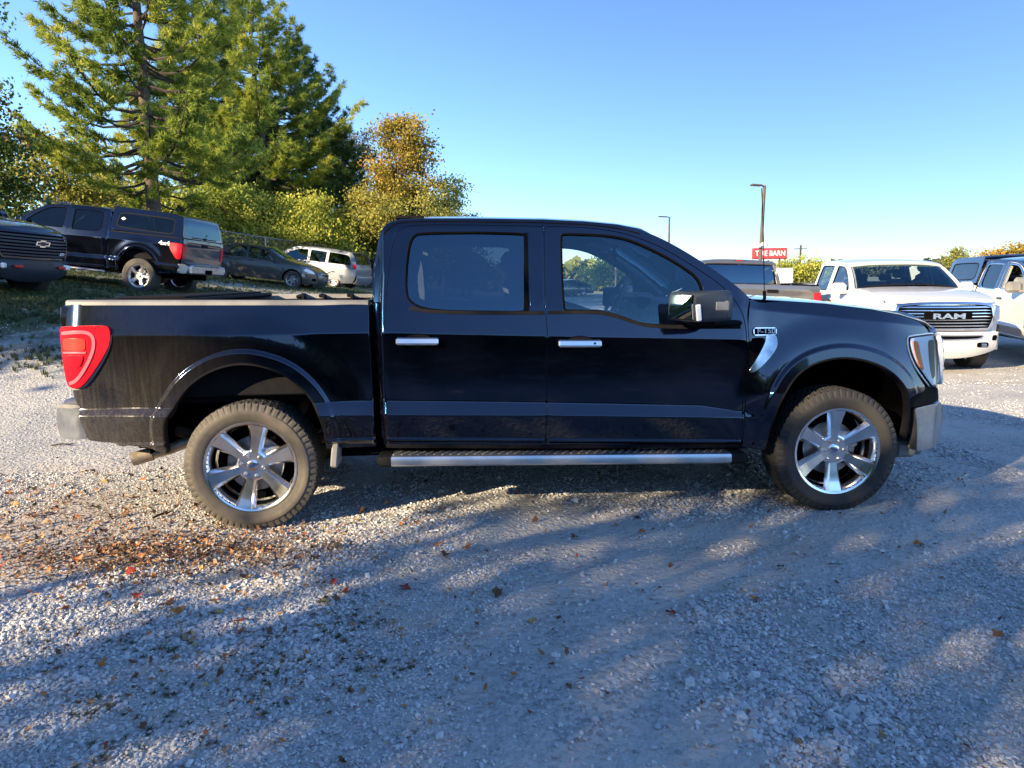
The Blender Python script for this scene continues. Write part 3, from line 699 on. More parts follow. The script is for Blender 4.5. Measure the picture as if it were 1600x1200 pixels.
    # rear bumper
    ch = M['dusty_chrome'] if style != 'chevy' else M['plastic']
    mb = MB(); mb.box((-1.12, 0, .70), (.16, 1.62, .22), b=.035); mb.box((-1.10, 0, .815), (.20, 1.2, .015), b=.005); mb.build('rear_bumper', ch, root)
    panel('bumper_end', [(-1.13, .80), (-.968, .803), (-.955, .704), (-.945, .60), (-1.135, .597), (-1.155, .70)], ch, root, Surf(lambda a, b: np.stack([a, -(.985-.5*np.clip(-1.0-a, 0, 1)), b], 1), 1), step=.05, depth=.12)
    panel('bumper_pad', [(-1.13, .806), (-.97, .808), (-.955, .79), (-1.14, .785)], M['grey_plastic'], root, Surf(lambda a, b: np.stack([a, -(.985-.5*np.clip(-1.0-a, 0, 1)), b], 1), 1), off=.004, step=.05, depth=.12)
    if not hero:
        # generic door handles and side mirror
        for sy in (-1, 1):
            for hx, hz in ((1.04, 1.19), (2.03, 1.16)):
                mb = MB(); mb.box((hx, sy*1.012, hz), (.22, .028, .038), b=.012); mb.build('door_handle', M['chrome'] if style in ('topper', 'twotone') else P, root)
            mb = MB(); mb.box((2.86, sy*1.12, 1.38), (.14, .26, .20), b=.05, rot=(0, 0, sy*.12)); mb.box((2.90, sy*.98, 1.31), (.09, .16, .05), b=.015)
            mb.build('side_mirror', P if style != 'twotone' else M['grey_plastic'], root)
            mb = MB(); mb.box((2.786, sy*1.12, 1.38), (.012, .20, .15), b=.004, rot=(0, 0, sy*.12)); mb.build('mirror_glass', M['mirror'], root)
    # cabin
    mb = MB(); mb.box((2.86, 0, 1.22), (.46, 1.66, .26), M['interior'], .07); mb.box((2.68, -.40, 1.33), (.14, .34, .10), M['interior'], .03) if False else None
    mb.box((2.72, .40, 1.36), (.16, .42, .07), M['interior'], .03); mb.box((2.66, 0, 1.27), (.05, .26, .20), M['dark'], .01)
    mb.box((2.2, 0, .86), (1.0, .30, .30), M['interior'], .05); mb.build('dashboard', None, root)
    steering(root, 2.52, .40, 1.32)
    for y in (-.42, .42): seat(root, 1.82, y)
    mb = MB(); mb.box((1.12, 0, .90), (.5, 1.5, .16), b=.05); mb.box((.90, 0, 1.22), (.14, 1.5, .52), b=.05, rot=(0, -.15, 0)); mb.build('rear_bench', M['seat'], root)
    for y in (-.48, 0, .48):
        mb = MB(); mb.box((.86, y, 1.56), (.09, .26, .15), b=.04); mb.build('headrest', M['seat'], root)
    mb = MB(); mb.box((2.42, 0, 1.68), (.03, .25, .07), b=.02); mb.tube([(2.42, 0, 1.70), (2.50, 0, 1.80)], .01, 6); mb.build('rear_view_mirror', M['plastic'], root)
    # wheels
    rk = dict(r=.405, wd=.275, rim=.262); rk.update(rimkw or {})
    return rk

# ------------------------------------------------------------------ fronts
def front_common(root, pm, bumper, top=.69, bot=.40):
    WW = lambda x, z: np.minimum(pick_W(np.minimum(x, 4.40), z), .885)
    skin('front_fascia', [(4.37, .66), (4.385, .80), (4.385, .95), (4.37, 1.08), (4.33, 1.165)], pm, root, WW, crown=.20, p=2.3, thick=.05, inset=.002)
    BW = lambda x, z: .868+0*x
    skin('front_bumper', [(4.36, bot-.01), (4.42, bot), (4.452, bot+.05), (4.458, (bot+top)/2), (4.452, top-.04), (4.42, top), (4.34, top+.005)], bumper, root, BW, crown=[.10, .17]+[.19]*3+[.17, .10], p=2.6, thick=.02)
    FB = Surf(lambda a, b: np.stack([a, -(.995-.29*np.clip(a-4.15, 0, 1)**1.1-.55*np.clip(a-4.36, 0, 1)), b], 1), 1)
    panel('bumper_end', FBUMP, bumper, root, FB, step=.05, depth=.06)
    panel('bumper_filler', [(4.14, .67), (4.14, .79), (4.27, .80), (4.37, .79), (4.40, .70), (4.20, .675)], M['plastic'], root, Surf(lambda a, b: np.stack([a, -(.985-.29*np.clip(a-4.15, 0, 1)**1.1-.55*np.clip(a-4.36, 0, 1)), b], 1), 1), step=.06, depth=.05)
    mb = MB(); mb.box((4.34, 0, bot-.05), (.20, 1.50, .12), b=.03)
    for sy in (-1, 1): mb.box((4.24, sy*.80, bot-.04), (.14, .10, .11), b=.02)
    mb.build('air_dam', M['grey_plastic'] if pm is M['black_paint'] else M['plastic'], root)
def grille(root, outline, frame_m, bar_m, nbar, back=M['dark'], surf=FS, off=.01, z0=.75, z1=1.12, barh=.016, frw=.03):
    P = np.array(outline)
    panel('grille_backing', outline, back, root, surf, off=off, step=.08, depth=.03, mirror=False)
    strip('grille_frame', outline, frw, frame_m, root, surf, off+.02, mirror=False, step=.06, depth=.04)
    rp = resample(rounded(outline), .01)
    for i in range(nbar):
        z = z0+(z1-z0)*(i+.5)/nbar; r = rp[np.abs(rp[:, 1]-z) < .008]
        if len(r) < 2: continue
        a, b = r[:, 0].min()+.01, r[:, 0].max()-.01
        panel('grille_bar', [(a, z-barh/2), (b, z-barh/2), (b, z+barh/2), (a, z+barh/2)], bar_m, root, surf, off=off+.018, step=.12, depth=.03, smooth_it=0, mirror=False)

# ================================================================== the subject truck
HERO = thing('pickup_truck', 'big black crew cab pickup seen side on in the middle of the gravel lot', 'pickup truck', (0, 1.0, 0))
pickup(HERO, 'black_paint', hero=True, style='hero', tint='glass_dark', ftint='glass_clear')
w1 = wheel(HERO, (0, -.985, .395), hero=True, rot=R(78), emblem=True, dirty=.62, rim=.276)
w2 = wheel(HERO, (3.70, -.985, .395), hero=True, rot=R(90), emblem=True, dirty=.14, rim=.276)
wheel(HERO, (0, .985, .395), side=1, shared=w1); wheel(HERO, (3.70, .985, .395), side=1, shared=w2)
front_common(HERO, M['black_paint'], M['dusty_chrome'])
# flare lips (rolled edge of the openings)
for A in (ARCH_R, ARCH_F):
    strip('arch_lip', A, .010, M['plastic'], HERO, PS, .001, closed=False, depth=.05)
# head lamps
panel('headlight', HLIGHT, M['plastic'], HERO, PS, off=.004, step=.03, depth=.03)
panel('headlight_reflector', offset_poly(HLIGHT, -.014), M['white_lens'], HERO, PS, off=.010, step=.03, depth=.0)
panel('headlight_reflector', [(4.15, 1.10), (4.24, 1.10), (4.27, .93), (4.29, .86), (4.245, .885), (4.185, .96), (4.155, 1.04)], M['white_lens'], HERO, PS, off=.014, step=.03, depth=.01)
panel('amber_marker', [(4.160, 1.09), (4.200, 1.088), (4.215, .99), (4.235, .90), (4.20, .935), (4.172, 1.00)], M['amber'], HERO, PS, off=.020, step=.02, depth=.01)
panel('headlight_reflector', [(4.30, 1.09), (4.355, 1.09), (4.355, .86), (4.325, .84), (4.305, .92)], M['dark'], HERO, PS, off=.014, step=.03, depth=.01)
panel('headlight_lens', offset_poly(HLIGHT, -.006), M['glass_lamp'], HERO, PS, off=.028, step=.03, depth=.02)
strip('headlight_trim', HLIGHT, .007, M['dusty_chrome'], HERO, PS, .006, step=.04)
for q, zz in enumerate((.84, .90, .96, 1.02, 1.08)):
    panel('headlight_fin', [(.66, zz-.012), (.855, zz-.012), (.855, zz+.012), (.66, zz+.012)], M['chrome'], HERO, FS, off=.014, step=.05, depth=.03, smooth_it=0)
panel('headlight', [(.62, .80), (.89, .80), (.89, 1.13), (.62, 1.13)], M['white_lens'], HERO, FS, off=.006, step=.06, depth=.03)
grille(HERO, [(-.58, .76), (.58, .76), (.62, .95), (.60, 1.12), (-.60, 1.12), (-.62, .95)], M['chrome'], M['chrome'], 5, z0=.78, z1=1.10, barh=.03)
# tail lamp details
C_ = [(-1.025, 1.235), (-.90, 1.245), (-.850, 1.232), (-.832, 1.19), (-.845, 1.12), (-.90, 1.02), (-.955, .955), (-1.0, .940)]
strip('tail_lamp_light_band', C_, .016, M['red_bright'], HERO, LS, .011, closed=False, depth=.008)
for q in ([(-1.02, 1.205), (-.885, 1.205), (-.885, 1.135), (-1.022, 1.135)],): panel('turn_signal', q, M['orange_lens'], HERO, LS, off=.010, step=.04, depth=.006)
strip('tail_lamp_light_band', [(-1.026, 1.122), (-.885, 1.122)], .008, M['red_bright'], HERO, LS, .011, closed=False, depth=.008)
panel('reversing_lamp', [(-1.015, 1.105), (-.895, 1.105), (-.92, 1.04), (-1.012, 1.04)], M['red_lens'], HERO, LS, off=.012, step=.04, depth=.006)
strip('tail_lamp_lit_gap', [(-.742, 1.22), (-.748, 1.172), (-.797, 1.075), (-.893, .946), (-.945, .908), (-1.0, .905)], .011, M['grey_plastic'], HERO, PS, .004, closed=False)  # grey strip painting the sunlit gap line along the lamp's lower edge
# door handles
for sy in (-1, 1):
    for (x0, x1, za, zb_) in ((.918, 1.171, 1.157, 1.153), (1.895, 2.158, 1.126, 1.122)):
        xm = (x0+x1)/2; zm = (za+zb_)/2
        mb = MB(); mb.box((xm, sy*1.026, zm), (x1-x0, .022, .044), b=.009, rot=(sy*R(16), R(1), 0))
        for xx in (x0+.03, x1-.03): mb.box((xx, sy*1.008, zm), (.03, .03, .03), b=.006)
        mb.build('door_handle', M['satin'], HERO)
    pass
for (xm, zm) in ((1.045, 1.155), (2.027, 1.124)):
    ov = [(xm+.085*math.cos(a), zm+.044*math.sin(a)*(1.0 if abs(math.sin(a)) < .8 else .95)) for a in np.linspace(0, 2*math.pi, 24, endpoint=False)]
    strip('handle_recess', ov, .004, M['dark'], HERO, PS, .001, step=.02)
    panel('handle_recess', ov, M['plastic'], HERO, PS, off=.0006, step=.03, depth=0)
mb = MB(); mb.lathe([(.001, -1.0385), (.007, -1.0385), (.008, -1.036)], 12, c=(2.115, 0, 1.124)); mb.build('lock_cylinder', M['dark'], HERO)
# fender vent, badge
panel('fender_vent', [(3.085, .925), (3.135, .925), (3.272, 1.062), (3.268, 1.150), (3.196, 1.150), (3.202, 1.105)], M['vent'], HERO, PS, off=.008, step=.02, depth=.015, mirror=True)
panel('fender_vent_recess', [(3.100, 1.135), (3.190, 1.135), (3.195, 1.10), (3.10, .955)], M['dark'], HERO, PS, off=.003, step=.03, depth=.004)
panel('badge', [(3.112, 1.150), (3.268, 1.148), (3.268, 1.196), (3.112, 1.198)], M['chrome'], HERO, PS, off=.010, step=.03, depth=.012, smooth_it=1)
panel('badge_face', [(3.118, 1.156), (3.262, 1.154), (3.262, 1.190), (3.118, 1.192)], M['dark'], HERO, PS, off=.0115, step=.03, depth=.002, smooth_it=0)
yb = -float(pick_W(np.linspace(3.10, 3.27, 18), np.full(18, 1.175)).max())-.0165
tl = math.atan(.1)
text_obj('badge_lettering', 'F-150', .042, M['white_print'], HERO, frame((3.190, yb, 1.177), (1, 0, 0), (0, math.sin(tl), math.cos(tl))), extrude=.0015, bold=.0008, sx=1.22)
text_obj('badge_lettering', 'XLT', .014, M['white_print'], HERO, frame((3.236, yb-.0005, 1.1605), (1, 0, 0), (0, math.sin(tl), math.cos(tl))), extrude=.001, sx=1.3)
# window garnish, belt mouldings
panel('window_divider', [(1.700, 1.322), (1.722, 1.322), (1.727, 1.797), (1.708, 1.797)], M['rubber'], HERO, PS, off=.004, step=.05, depth=.01, smooth_it=0)
strip('belt_moulding', [(1.00, 1.352), (1.10, 1.331), (1.25, 1.322), (1.50, 1.315), (1.815, 1.309)], .018, M['plastic'], HERO, PS, .004, closed=False)
strip('belt_moulding', [(1.835, 1.312), (2.07, 1.312), (2.17, 1.305), (2.24, 1.290), (2.32, 1.262), (2.40, 1.235), (2.46, 1.222), (2.60, 1.212), (3.03, 1.205)], .018, M['plastic'], HERO, PS, .004, closed=False)
panel('pillar_applique', [(1.733, 1.325), (1.812, 1.323), (1.820, 1.800), (1.735, 1.802)], M['black_paint'], HERO, PS, off=.0035, step=.06, depth=.006, smooth_it=0)
panel('mirror_sail', [(2.81, 1.225), (3.00, 1.218), (2.985, 1.35), (2.81, 1.50)], M['black_paint'], HERO, PS, off=.004, step=.04, depth=.01, smooth_it=0)
strip('roof_ditch', [(.85, 1.80), (.90, 1.853), (.96, 1.869), (1.1, 1.874), (1.8, 1.860), (2.1, 1.845), (2.29, 1.822), (2.43, 1.785)], .006, M['dark'], HERO, PS, .0015, closed=False)
mb = MB(); v = []
for x, z in ((.895, 1.888), (.905, 1.912), (.97, 1.925), (1.05, 1.920), (1.09, 1.893)): v += [(x, -.32, z), (x, .32, z)]
mb.add(v, [(2*i, 2*i+1, 2*i+3, 2*i+2) for i in range(4)]+[(0, 2, 4, 6, 8), (9, 7, 5, 3, 1), (0, 8, 9, 1)])
mb.box((.99, 0, 1.90), (.22, .66, .03), b=.012); mb.build('stop_lamp_housing', M['plastic'], HERO)
for sy in (-1, 1): mb = MB(); mb.box((1.0, sy*.68, 1.905), (.18, .10, .022), b=.008); mb.build('rack_cover', M['plastic'], HERO)
# exterior mirrors
for sy in (-1, 1):
    pl = [(2.555, -1.065), (2.640, -1.325), (2.80, -1.330), (2.862, -1.29), (2.875, -1.20), (2.76, -1.065)]; cxm = np.mean(pl, 0); v = []; f = []
    lay = [(1.258, .86), (1.266, .96), (1.285, 1.), (1.39, 1.), (1.420, .965), (1.432, .84)]
    for z, k in lay: v += [(cxm[0]+(a-cxm[0])*k, -sy*(cxm[1]+(b-cxm[1])*k), z+.02*(a-2.6)) for a, b in pl]
    for q in range(len(lay)-1):
        for t in range(6): f.append((q*6+t, q*6+(t+1) % 6, q*6+6+(t+1) % 6, q*6+6+t))
    f += [tuple(range(6)), tuple(range(35, 29, -1))]
    mb = MB(); mb.add(v, f); mb.build('side_mirror', M['mirror_plastic'], HERO, angle=50)
    g4 = [(2.562, 1.075, 1.275), (2.630, 1.300, 1.275), (2.632, 1.300, 1.412), (2.570, 1.085, 1.412)]
    mb = MB(); mb.add([(x-.010, sy*y, z) for x, y, z in g4]+[(x+.01, sy*y, z) for x, y, z in g4], [(0, 1, 2, 3), (7, 6, 5, 4), (0, 4, 5, 1), (1, 5, 6, 2), (2, 6, 7, 3), (3, 7, 4, 0)]); mb.build('mirror_glass', M['mirror'], HERO)
    mb = MB(); mb.box((2.652, sy*1.334, 1.315), (.030, .014, .095), b=.005, rot=(0, -.10, 0)); mb.build('mirror_turn_signal', M['white_lens'], HERO)
    mb = MB(); mb.box((2.79, sy*1.323, 1.350), (.085, .02, .060), b=.009); mb.build('mirror_scalp', M['rim_gunmetal'], HERO)
    mb = MB(); mb.box((2.86, sy*1.01, 1.235), (.30, .14, .030), b=.012); mb.box((2.74, sy*1.10, 1.25), (.16, .16, .04), b=.016); mb.build('mirror_arm', M['plastic'], HERO)
# running board
for sy in (-1, 1):
    mb = MB(); rk = R(1.05)
    def zb(x): return .402-.0185*(x-1.9)
    v = []; xs = np.linspace(.86, 2.99, 12); prof = [(-.155, .030), (-.02, .033), (.0, .027), (.008, .012), (.008, -.022), (-.004, -.034), (-.155, -.034)]
    for x in xs: v += [(x, sy*(1.015+a), zb(x)+b) for a, b in prof]
    n = len(prof); f = []
    for i in range(len(xs)-1):
        for k in range(n): f.append((i*n+k, i*n+(k+1) % n, (i+1)*n+(k+1) % n, (i+1)*n+k))
    mb.add(v, f); mb.build('running_board', M['alloy'], HERO)
    for x0, x1, tip in ((.86, .795, .775), (2.99, 3.07, 3.10)):
        mb = MB(); v = []
        for x, s in ((x0, 1.04), (x1, 1.0), (tip, .55)): v += [(x, sy*(1.017+a*(1 if s > .9 else .8)-(0 if s > .9 else .012)), zb(x)+b*s*1.05) for a, b in prof]
        f = []
        for i in range(2):
            for k in range(n): f.append((i*n+k, i*n+(k+1) % n, (i+1)*n+(k+1) % n, (i+1)*n+k))
        f.append(tuple(2*n+k for k in range(n))); mb.add(v, f); mb.build('board_end_cap', M['plastic'], HERO)
    mb = MB()
    for x in np.arange(.90, 2.97, .05): mb.box((x, sy*.94, zb(x)+.034), (.011, .115, .004), rot=(0, 0, sy*.5))
    mb.build('board_tread', M['grey_plastic'], HERO)['kind'] = 'stuff'
    mb = MB()
    for x in (1.1, 2.0, 2.9): mb.box((x, sy*.82, .45), (.07, .20, .05), b=.01)
    mb.build('board_bracket', M['dark'], HERO)
strip('rocker_moulding', [(.83, .505), (1.8, .475), (3.05, .448)], .020, M['plastic'], HERO, PS, .006, closed=False)
# mud flap, exhaust, springs, spare
for sy in (-1, 1):
    mb = MB(); mb.box((.515, sy*.90, .465), (.045, .17, .17), b=.010, rot=(0, .12, 0)); mb.build('mud_flap', M['grey_plastic'], HERO)
    mb = MB(); mb.tube([(-.62, sy*.56, .56), (-.3, sy*.56, .47), (0, sy*.56, .44), (.35, sy*.56, .48), (.65, sy*.56, .56)], .035, 8, M['rust']); mb.tube([(.12, sy*.62, .38), (.28, sy*.60, .78)], .035, 10, M['rust']); mb.build('rear_suspension', None, HERO)
mb = MB(); mb.tube([(.9, -.30, .47), (.25, -.52, .50), (-.05, -.52, .62), (-.35, -.50, .53), (-.60, -.66, .455), (-.80, -.73, .410)], .036, 16); mb.lathe([(.036, 0), (.041, 0), (.041, .012), (.034, .012)], 20, 'x', c=(0, 0, 0)) if False else None
mb.build('exhaust_pipe', M['pipe'], HERO)
mb = MB(); mb.tube([(-.795, -.728, .4115), (-.8135, -.734, .4066)], .036, 16, M['dark']); mb.tube([(-.70, -.697, .433), (-.812, -.7335, .407)], .044, 18, M['pipe'], cap=False); mb.build('exhaust_tip', None, HERO)
mb = MB(); mb.lathe([(.12, -.10), (.33, -.10), (.38, -.04), (.38, .05), (.33, .1), (.12, .1)], 32, 'z', c=(-.62, 0, .58)); mb.build('spare_wheel', M['tyre'], HERO)
# antenna
mb = MB(); mb.tube([(3.255, -.80, 1.37), (3.250, -.80, 1.42)], .011, 8); mb.tube([(3.250, -.80, 1.42), (3.232, -.80, 1.75), (3.208, -.80, 2.06)], .0028, 6); mb.build('antenna', M['dark'], HERO)
mb = MB(); mb.tube([(3.06, -.70, 1.415), (2.98, -.35, 1.47), (2.97, .1, 1.475)], .009, 6); mb.box((3.10, -.72, 1.41), (.06, .05, .03), b=.01); mb.build('wiper', M['plastic'], HERO)
# cargo bed: folded soft cover and clamps
mb = MB(); mb.box((-.62, 0, 1.412), (.66, 1.66, .030), b=.012); mb.box((-.58, 0, 1.432), (.42, 1.60, .016), b=.007); mb.build('folded_bed_cover', M['plastic'], HERO)
for x, s in ((-.05, .07), (.12, .035), (.35, .03), (.60, .03)):
    mb = MB(); mb.box((x, .82, 1.398), (s, .10, .03), b=.008, rot=(0, -.3, 0)); mb.box((x+.03, .78, 1.375), (.03, .06, .07), b=.008); mb.build('bed_clamp', M['plastic'], HERO)
# cabin extras seen through the glass
mb = MB()
for sy in (-1, 1): mb.tube([(2.78, sy*.74, 1.52), (2.72, sy*.72, 1.575), (2.60, sy*.70, 1.66), (2.56, sy*.72, 1.70)], .012, 8)
mb.build('grab_handle', M['headliner'], HERO)
mb = MB(); mb.box((2.40, -.38, 1.765), (.16, .42, .02), b=.008, rot=(0, .25, 0)); mb.box((2.40, .38, 1.765), (.16, .42, .02), b=.008, rot=(0, .25, 0)); mb.build('sun_visor', M['headliner'], HERO)

# ================================================================== other vehicles
def place(root, front=3.7):
    return root
# white crew cab, chrome grille
RAM = thing('pickup_truck', 'white pickup with chrome barred grille lettered RAM, beyond the black hood', 'pickup truck', (9.78, 11.31, -.10), (0, 0, R(-99.3)))
pickup(RAM, 'white_paint', style='ram', tint='glass_shade', belt='flat', st=.06)
kw_ = dict(r=.405, wd=.27, rim=.262, metal='rim_alloy')
for x in (0, 3.70):
    for sy in (-1, 1): wheel(RAM, (x, sy*.975, .395), side=sy, **kw_)
front_common(RAM, M['white_paint'], M['white_paint'])
grille(RAM, [(-.66, .76), (.66, .76), (.74, .92), (.70, 1.10), (.45, 1.135), (-.45, 1.135), (-.70, 1.10), (-.74, .92)], M['chrome'], M['chrome'], 7, z0=.775, z1=1.12, barh=.011, frw=.035)
RF = front_surf()
panel('grille_centre_band', [(-.36, .905), (.36, .905), (.36, 1.005), (-.36, 1.005)], M['dark'], RAM, FS, off=.034, step=.1, depth=.02, mirror=False, smooth_it=0)
text_obj('grille_lettering', 'RAM', .118, M['satin'], RAM, frame((4.665, 0, .955), (0, 1, 0), (0, 0, 1)), extrude=.012, bold=.004, sx=2.1)
for q in (1,):
    panel('headlight', [(.74, .90), (.885, .88), (.885, 1.10), (.76, 1.12), (.72, 1.11)], M['white_lens'], RAM, FS, off=.012, step=.05, depth=.03)
    panel('headlight_lens', [(.745, .905), (.88, .885), (.88, 1.095), (.76, 1.115)], M['glass_lamp'], RAM, FS, off=.03, step=.05, depth=.02)
    panel('headlight', [(4.12, 1.00), (4.39, .96), (4.39, 1.12), (4.14, 1.13)], M['white_lens'], RAM, PS, off=.008, step=.06, depth=.02)
    panel('headlight_lens', [(4.13, 1.01), (4.38, .97), (4.38, 1.11), (4.15, 1.12)], M['glass_lamp'], RAM, PS, off=.02, step=.06, depth=.02)
BS = Surf(lambda a, b: np.stack([4.462+.19*(1-np.clip(np.abs(a/.868), 0, 1.3)**2.6)+0*b, a, b], 1), 1)
panel('lower_grille', [(-.52, .585), (.52, .585), (.58, .64), (-.58, .64)], M['dark'], RAM, BS, off=.004, step=.07, depth=.02, mirror=False)
strip('lower_grille_frame', [(-.52, .585), (.52, .585), (.58, .64), (-.58, .64)], .015, M['chrome'], RAM, BS, .006, mirror=False, step=.05)
panel('tow_hook_recess', [(.50, .455), (.68, .455), (.70, .49), (.68, .53), (.50, .53)], M['dark'], RAM, BS, off=.004, step=.05, depth=.02)
for sy in (-1, 1):
    mb = MB(); mb.tube([(4.56, sy*.53, .49), (4.585, sy*.56, .505), (4.585, sy*.64, .505), (4.565, sy*.665, .49), (4.585, sy*.64, .475), (4.585, sy*.56, .475), (4.56, sy*.53, .49)], .010, 6); mb.build('tow_hook', M['chrome'], RAM)
    panel('fog_lamp', [(.76, .56), (.85, .56), (.85, .64), (.78, .64)], M['dark'], RAM, BS, off=.006, step=.05, depth=.02, mirror=False) if sy > 0 else panel('fog_lamp', [(-.76, .56), (-.85, .56), (-.85, .64), (-.78, .64)], M['dark'], RAM, BS, off=.006, step=.05, depth=.02, mirror=False)
panel('grille_header', [(-.72, 1.125), (.72, 1.125), (.74, 1.155), (-.74, 1.155)], M['chrome'], RAM, FS, off=.010, step=.07, depth=.02, mirror=False)
# white pickup with black upper body
TWO = thing('pickup_truck', 'two-tone pickup, black top over white body, at the right edge', 'pickup truck', (12.95, 10.4, -.10), (0, 0, R(-106)))
pickup(TWO, 'white_paint', style='twotone', tint='glass_tint', belt='flat', upper='black_paint_clean', open_window=True, st=.06)
for x in (0, 3.70):
    for sy in (-1, 1): wheel(TWO, (x, sy*.975, .42), side=sy, r=.43, wd=.28, rim=.29, ns=8)
front_common(TWO, M['white_paint'], M['chrome'])
grille(TWO, [(-.70, .76), (.70, .76), (.74, .92), (.68, 1.12), (-.68, 1.12), (-.74, .92)], M['chrome'], M['plastic'], 5, z0=.775, z1=1.12)
panel('headlight', [(.74, .90), (.885, .88), (.885, 1.10), (.76, 1.12)], M['white_lens'], TWO, FS, off=.012, step=.05, depth=.03)
panel('upper_body', [(.86, 1.335), (1.82, 1.335), (1.83, 1.84), (1.0, 1.85), (.93, 1.82)], M['black_paint_clean'], TWO, PS, holes=[offset_poly(RWIN, .016)], off=.003, step=.1, depth=.006)
panel('upper_body', [(1.845, 1.335), (2.98, 1.335), (2.80, 1.545), (2.42, 1.755), (2.27, 1.797), (1.845, 1.835)], M['black_paint_clean'], TWO, PS, holes=[offset_poly(FWIN2, .016)], off=.003, step=.1, depth=.006)
strip('window_trim', FWIN2, .012, M['chrome'], TWO, PS, .006, step=.06); strip('window_trim', RWIN, .012, M['chrome'], TWO, PS, .006, step=.06)
def topper(root, pm, glassm):
    """fibreglass cap over the cargo bed"""
    Wt = lambda x, z: .965-.28*np.clip(z-1.40, 0, 1)-.04*np.clip(-x-.7, 0, 1)
    TSf = side_surf(Wt)
    O = [(-1.03, 1.42), (-.98, 1.72), (-.93, 1.90), (-.80, 1.945), (.70, 1.965), (.755, 1.94), (.765, 1.42)]
    wn = [(-.78, 1.52), (-.76, 1.78), (-.70, 1.82), (.50, 1.83), (.58, 1.78), (.60, 1.55), (.52, 1.50), (-.70, 1.48)]
    panel('topper_side', O, pm, root, TSf, holes=[wn], step=.12, depth=.03)
    panel('topper_window', offset_poly(wn, .01), glassm, root, TSf, off=-.006, step=.15, depth=0)
    strip('topper_window_frame', wn, .018, M['plastic'], root, TSf, .004, step=.05)
    skin('topper_roof', [(.765, 1.93), (.70, 1.965), (0, 1.96), (-.80, 1.945), (-.93, 1.90)], pm, root, Wt, crown=.03, p=3, thick=.02)
    RS = Surf(lambda a, b: np.stack([np.interp(b, [1.40, 1.72, 1.90], [-1.03, -.98, -.93])-.03*(1-np.abs(a/.9)**2), a, b], 1), -1)
    o_ = [(-.93, 1.42), (-.86, 1.75), (-.80, 1.90), (.80, 1.90), (.86, 1.75), (.93, 1.42)]
    g_ = [(-.82, 1.47), (-.77, 1.74), (-.73, 1.84), (.73, 1.84), (.77, 1.74), (.82, 1.47)]
    panel('topper_back', o_, pm, root, RS, holes=[g_], step=.1, depth=.03, mirror=False)
    panel('topper_rear_window', offset_poly(g_, .008), M['glass_dark'], root, RS, off=-.004, step=.15, depth=0, mirror=False)
    mb = MB(); mb.tube([(-1.05, -.55, 1.45), (-1.05, .55, 1.45)], .012, 6); mb.box((-1.06, 0, 1.45), (.03, .10, .05), b=.01); mb.build('topper_handle', M['plastic'], root)
panel('topper_dummy', BED, M['dark'], None, PS, step=.3) if False else None
TOP2 = topper(TWO, M['black_paint_clean'], M['glass_tint'])
# black pickup with cap, seen from behind
CAP = thing('pickup_truck', 'black pickup with a topper over its bed, tail to us, on the bank', 'pickup truck', (-6.35, 14.09, 1.31), (0, R(-7.4), R(171.5)))
pickup(CAP, 'black_paint_clean', style='topper', tint='glass_tint', belt='flat', st=.06)
for x in (0, 3.70):
    for sy in (-1, 1): wheel(CAP, (x, sy*.975, .41), side=sy, r=.42, wd=.28, rim=.262, ns=5, metal='alloy')
front_common(CAP, M['black_paint_clean'], M['chrome'])
topper(CAP, M['black_paint_clean'], M['glass_tint'])
mb = MB(); mb.box((1.9, .99, .42), (2.2, .10, .05), b=.02); mb.build('running_board', M['alloy'], CAP); mb = MB(); mb.box((1.9, -.99, .42), (2.2, .10, .05), b=.02); mb.build('running_board', M['alloy'], CAP)
text_obj('side_lettering', '4x4', .13, M['white_print'], CAP, frame((-.62, 1.012, 1.245), (-1, 0, 0), (0, 0, 1)), extrude=.001, bold=.004, sx=1.4)
panel('window_sticker', [(.42, 1.70), (.48, 1.74), (.54, 1.70), (.48, 1.66)], M['white_print'], CAP, side_surf(lambda x, z: .965-.28*np.clip(z-1.40, 0, 1)), off=.003, step=.05, depth=0, smooth_it=0)
mb = MB(); mb.box((-1.20, 0, .66), (.05, .30, .10), b=.01); mb.build('hitch_receiver', M['dark'], CAP)
# black pickup, grille towards us
CHV = thing('pickup_truck', 'black pickup cut by the left edge, bow-tie badge on its grille', 'pickup truck', (-10.85, 9.76, 1.78), (0, R(7.2), R(-9.7)))
pickup(CHV, 'black_paint_clean', style='chevy', tint='glass_dark', belt='flat')
for x in (0, 3.70):
    for sy in (-1, 1): wheel(CHV, (x, sy*.96, .41), side=sy, r=.42, wd=.28, rim=.24, ns=6, metal='plastic')
front_common(CHV, M['black_paint_clean'], M['mirror_plastic'], top=.66, bot=.42)
grille(CHV, [(-.70, .72), (.70, .72), (.80, .88), (.80, 1.12), (-.80, 1.12), (-.80, .88)], M['black_paint_clean'], M['mirror_plastic'], 7, z0=.73, z1=1.11, barh=.026)
bt = [(-.17, -.03), (-.145, .035), (-.06, .035), (-.055, .06), (.075, .06), (.06, .035), (.17, .035), (.145, -.035), (.055, -.035), (.05, -.06), (-.075, -.06), (-.06, -.03)]
mb = MB(); mb.prism(bt, 0, .02, 'x', c=(4.655, 0, .97)); mb.build('badge', M['chrome'], CHV)
mb = MB(); mb.prism([(a*.8, b*.62) for a, b in bt], 0, .004, 'x', c=(4.675, 0, .97)); mb.build('badge_face', M['mirror_plastic'], CHV)
text_obj('grille_lettering', 'Z71', .06, M['white_print'], CHV, frame((4.60, .55, .80), (0, 1, 0), (0, 0, 1)), extrude=.004, bold=.003, sx=1.3)
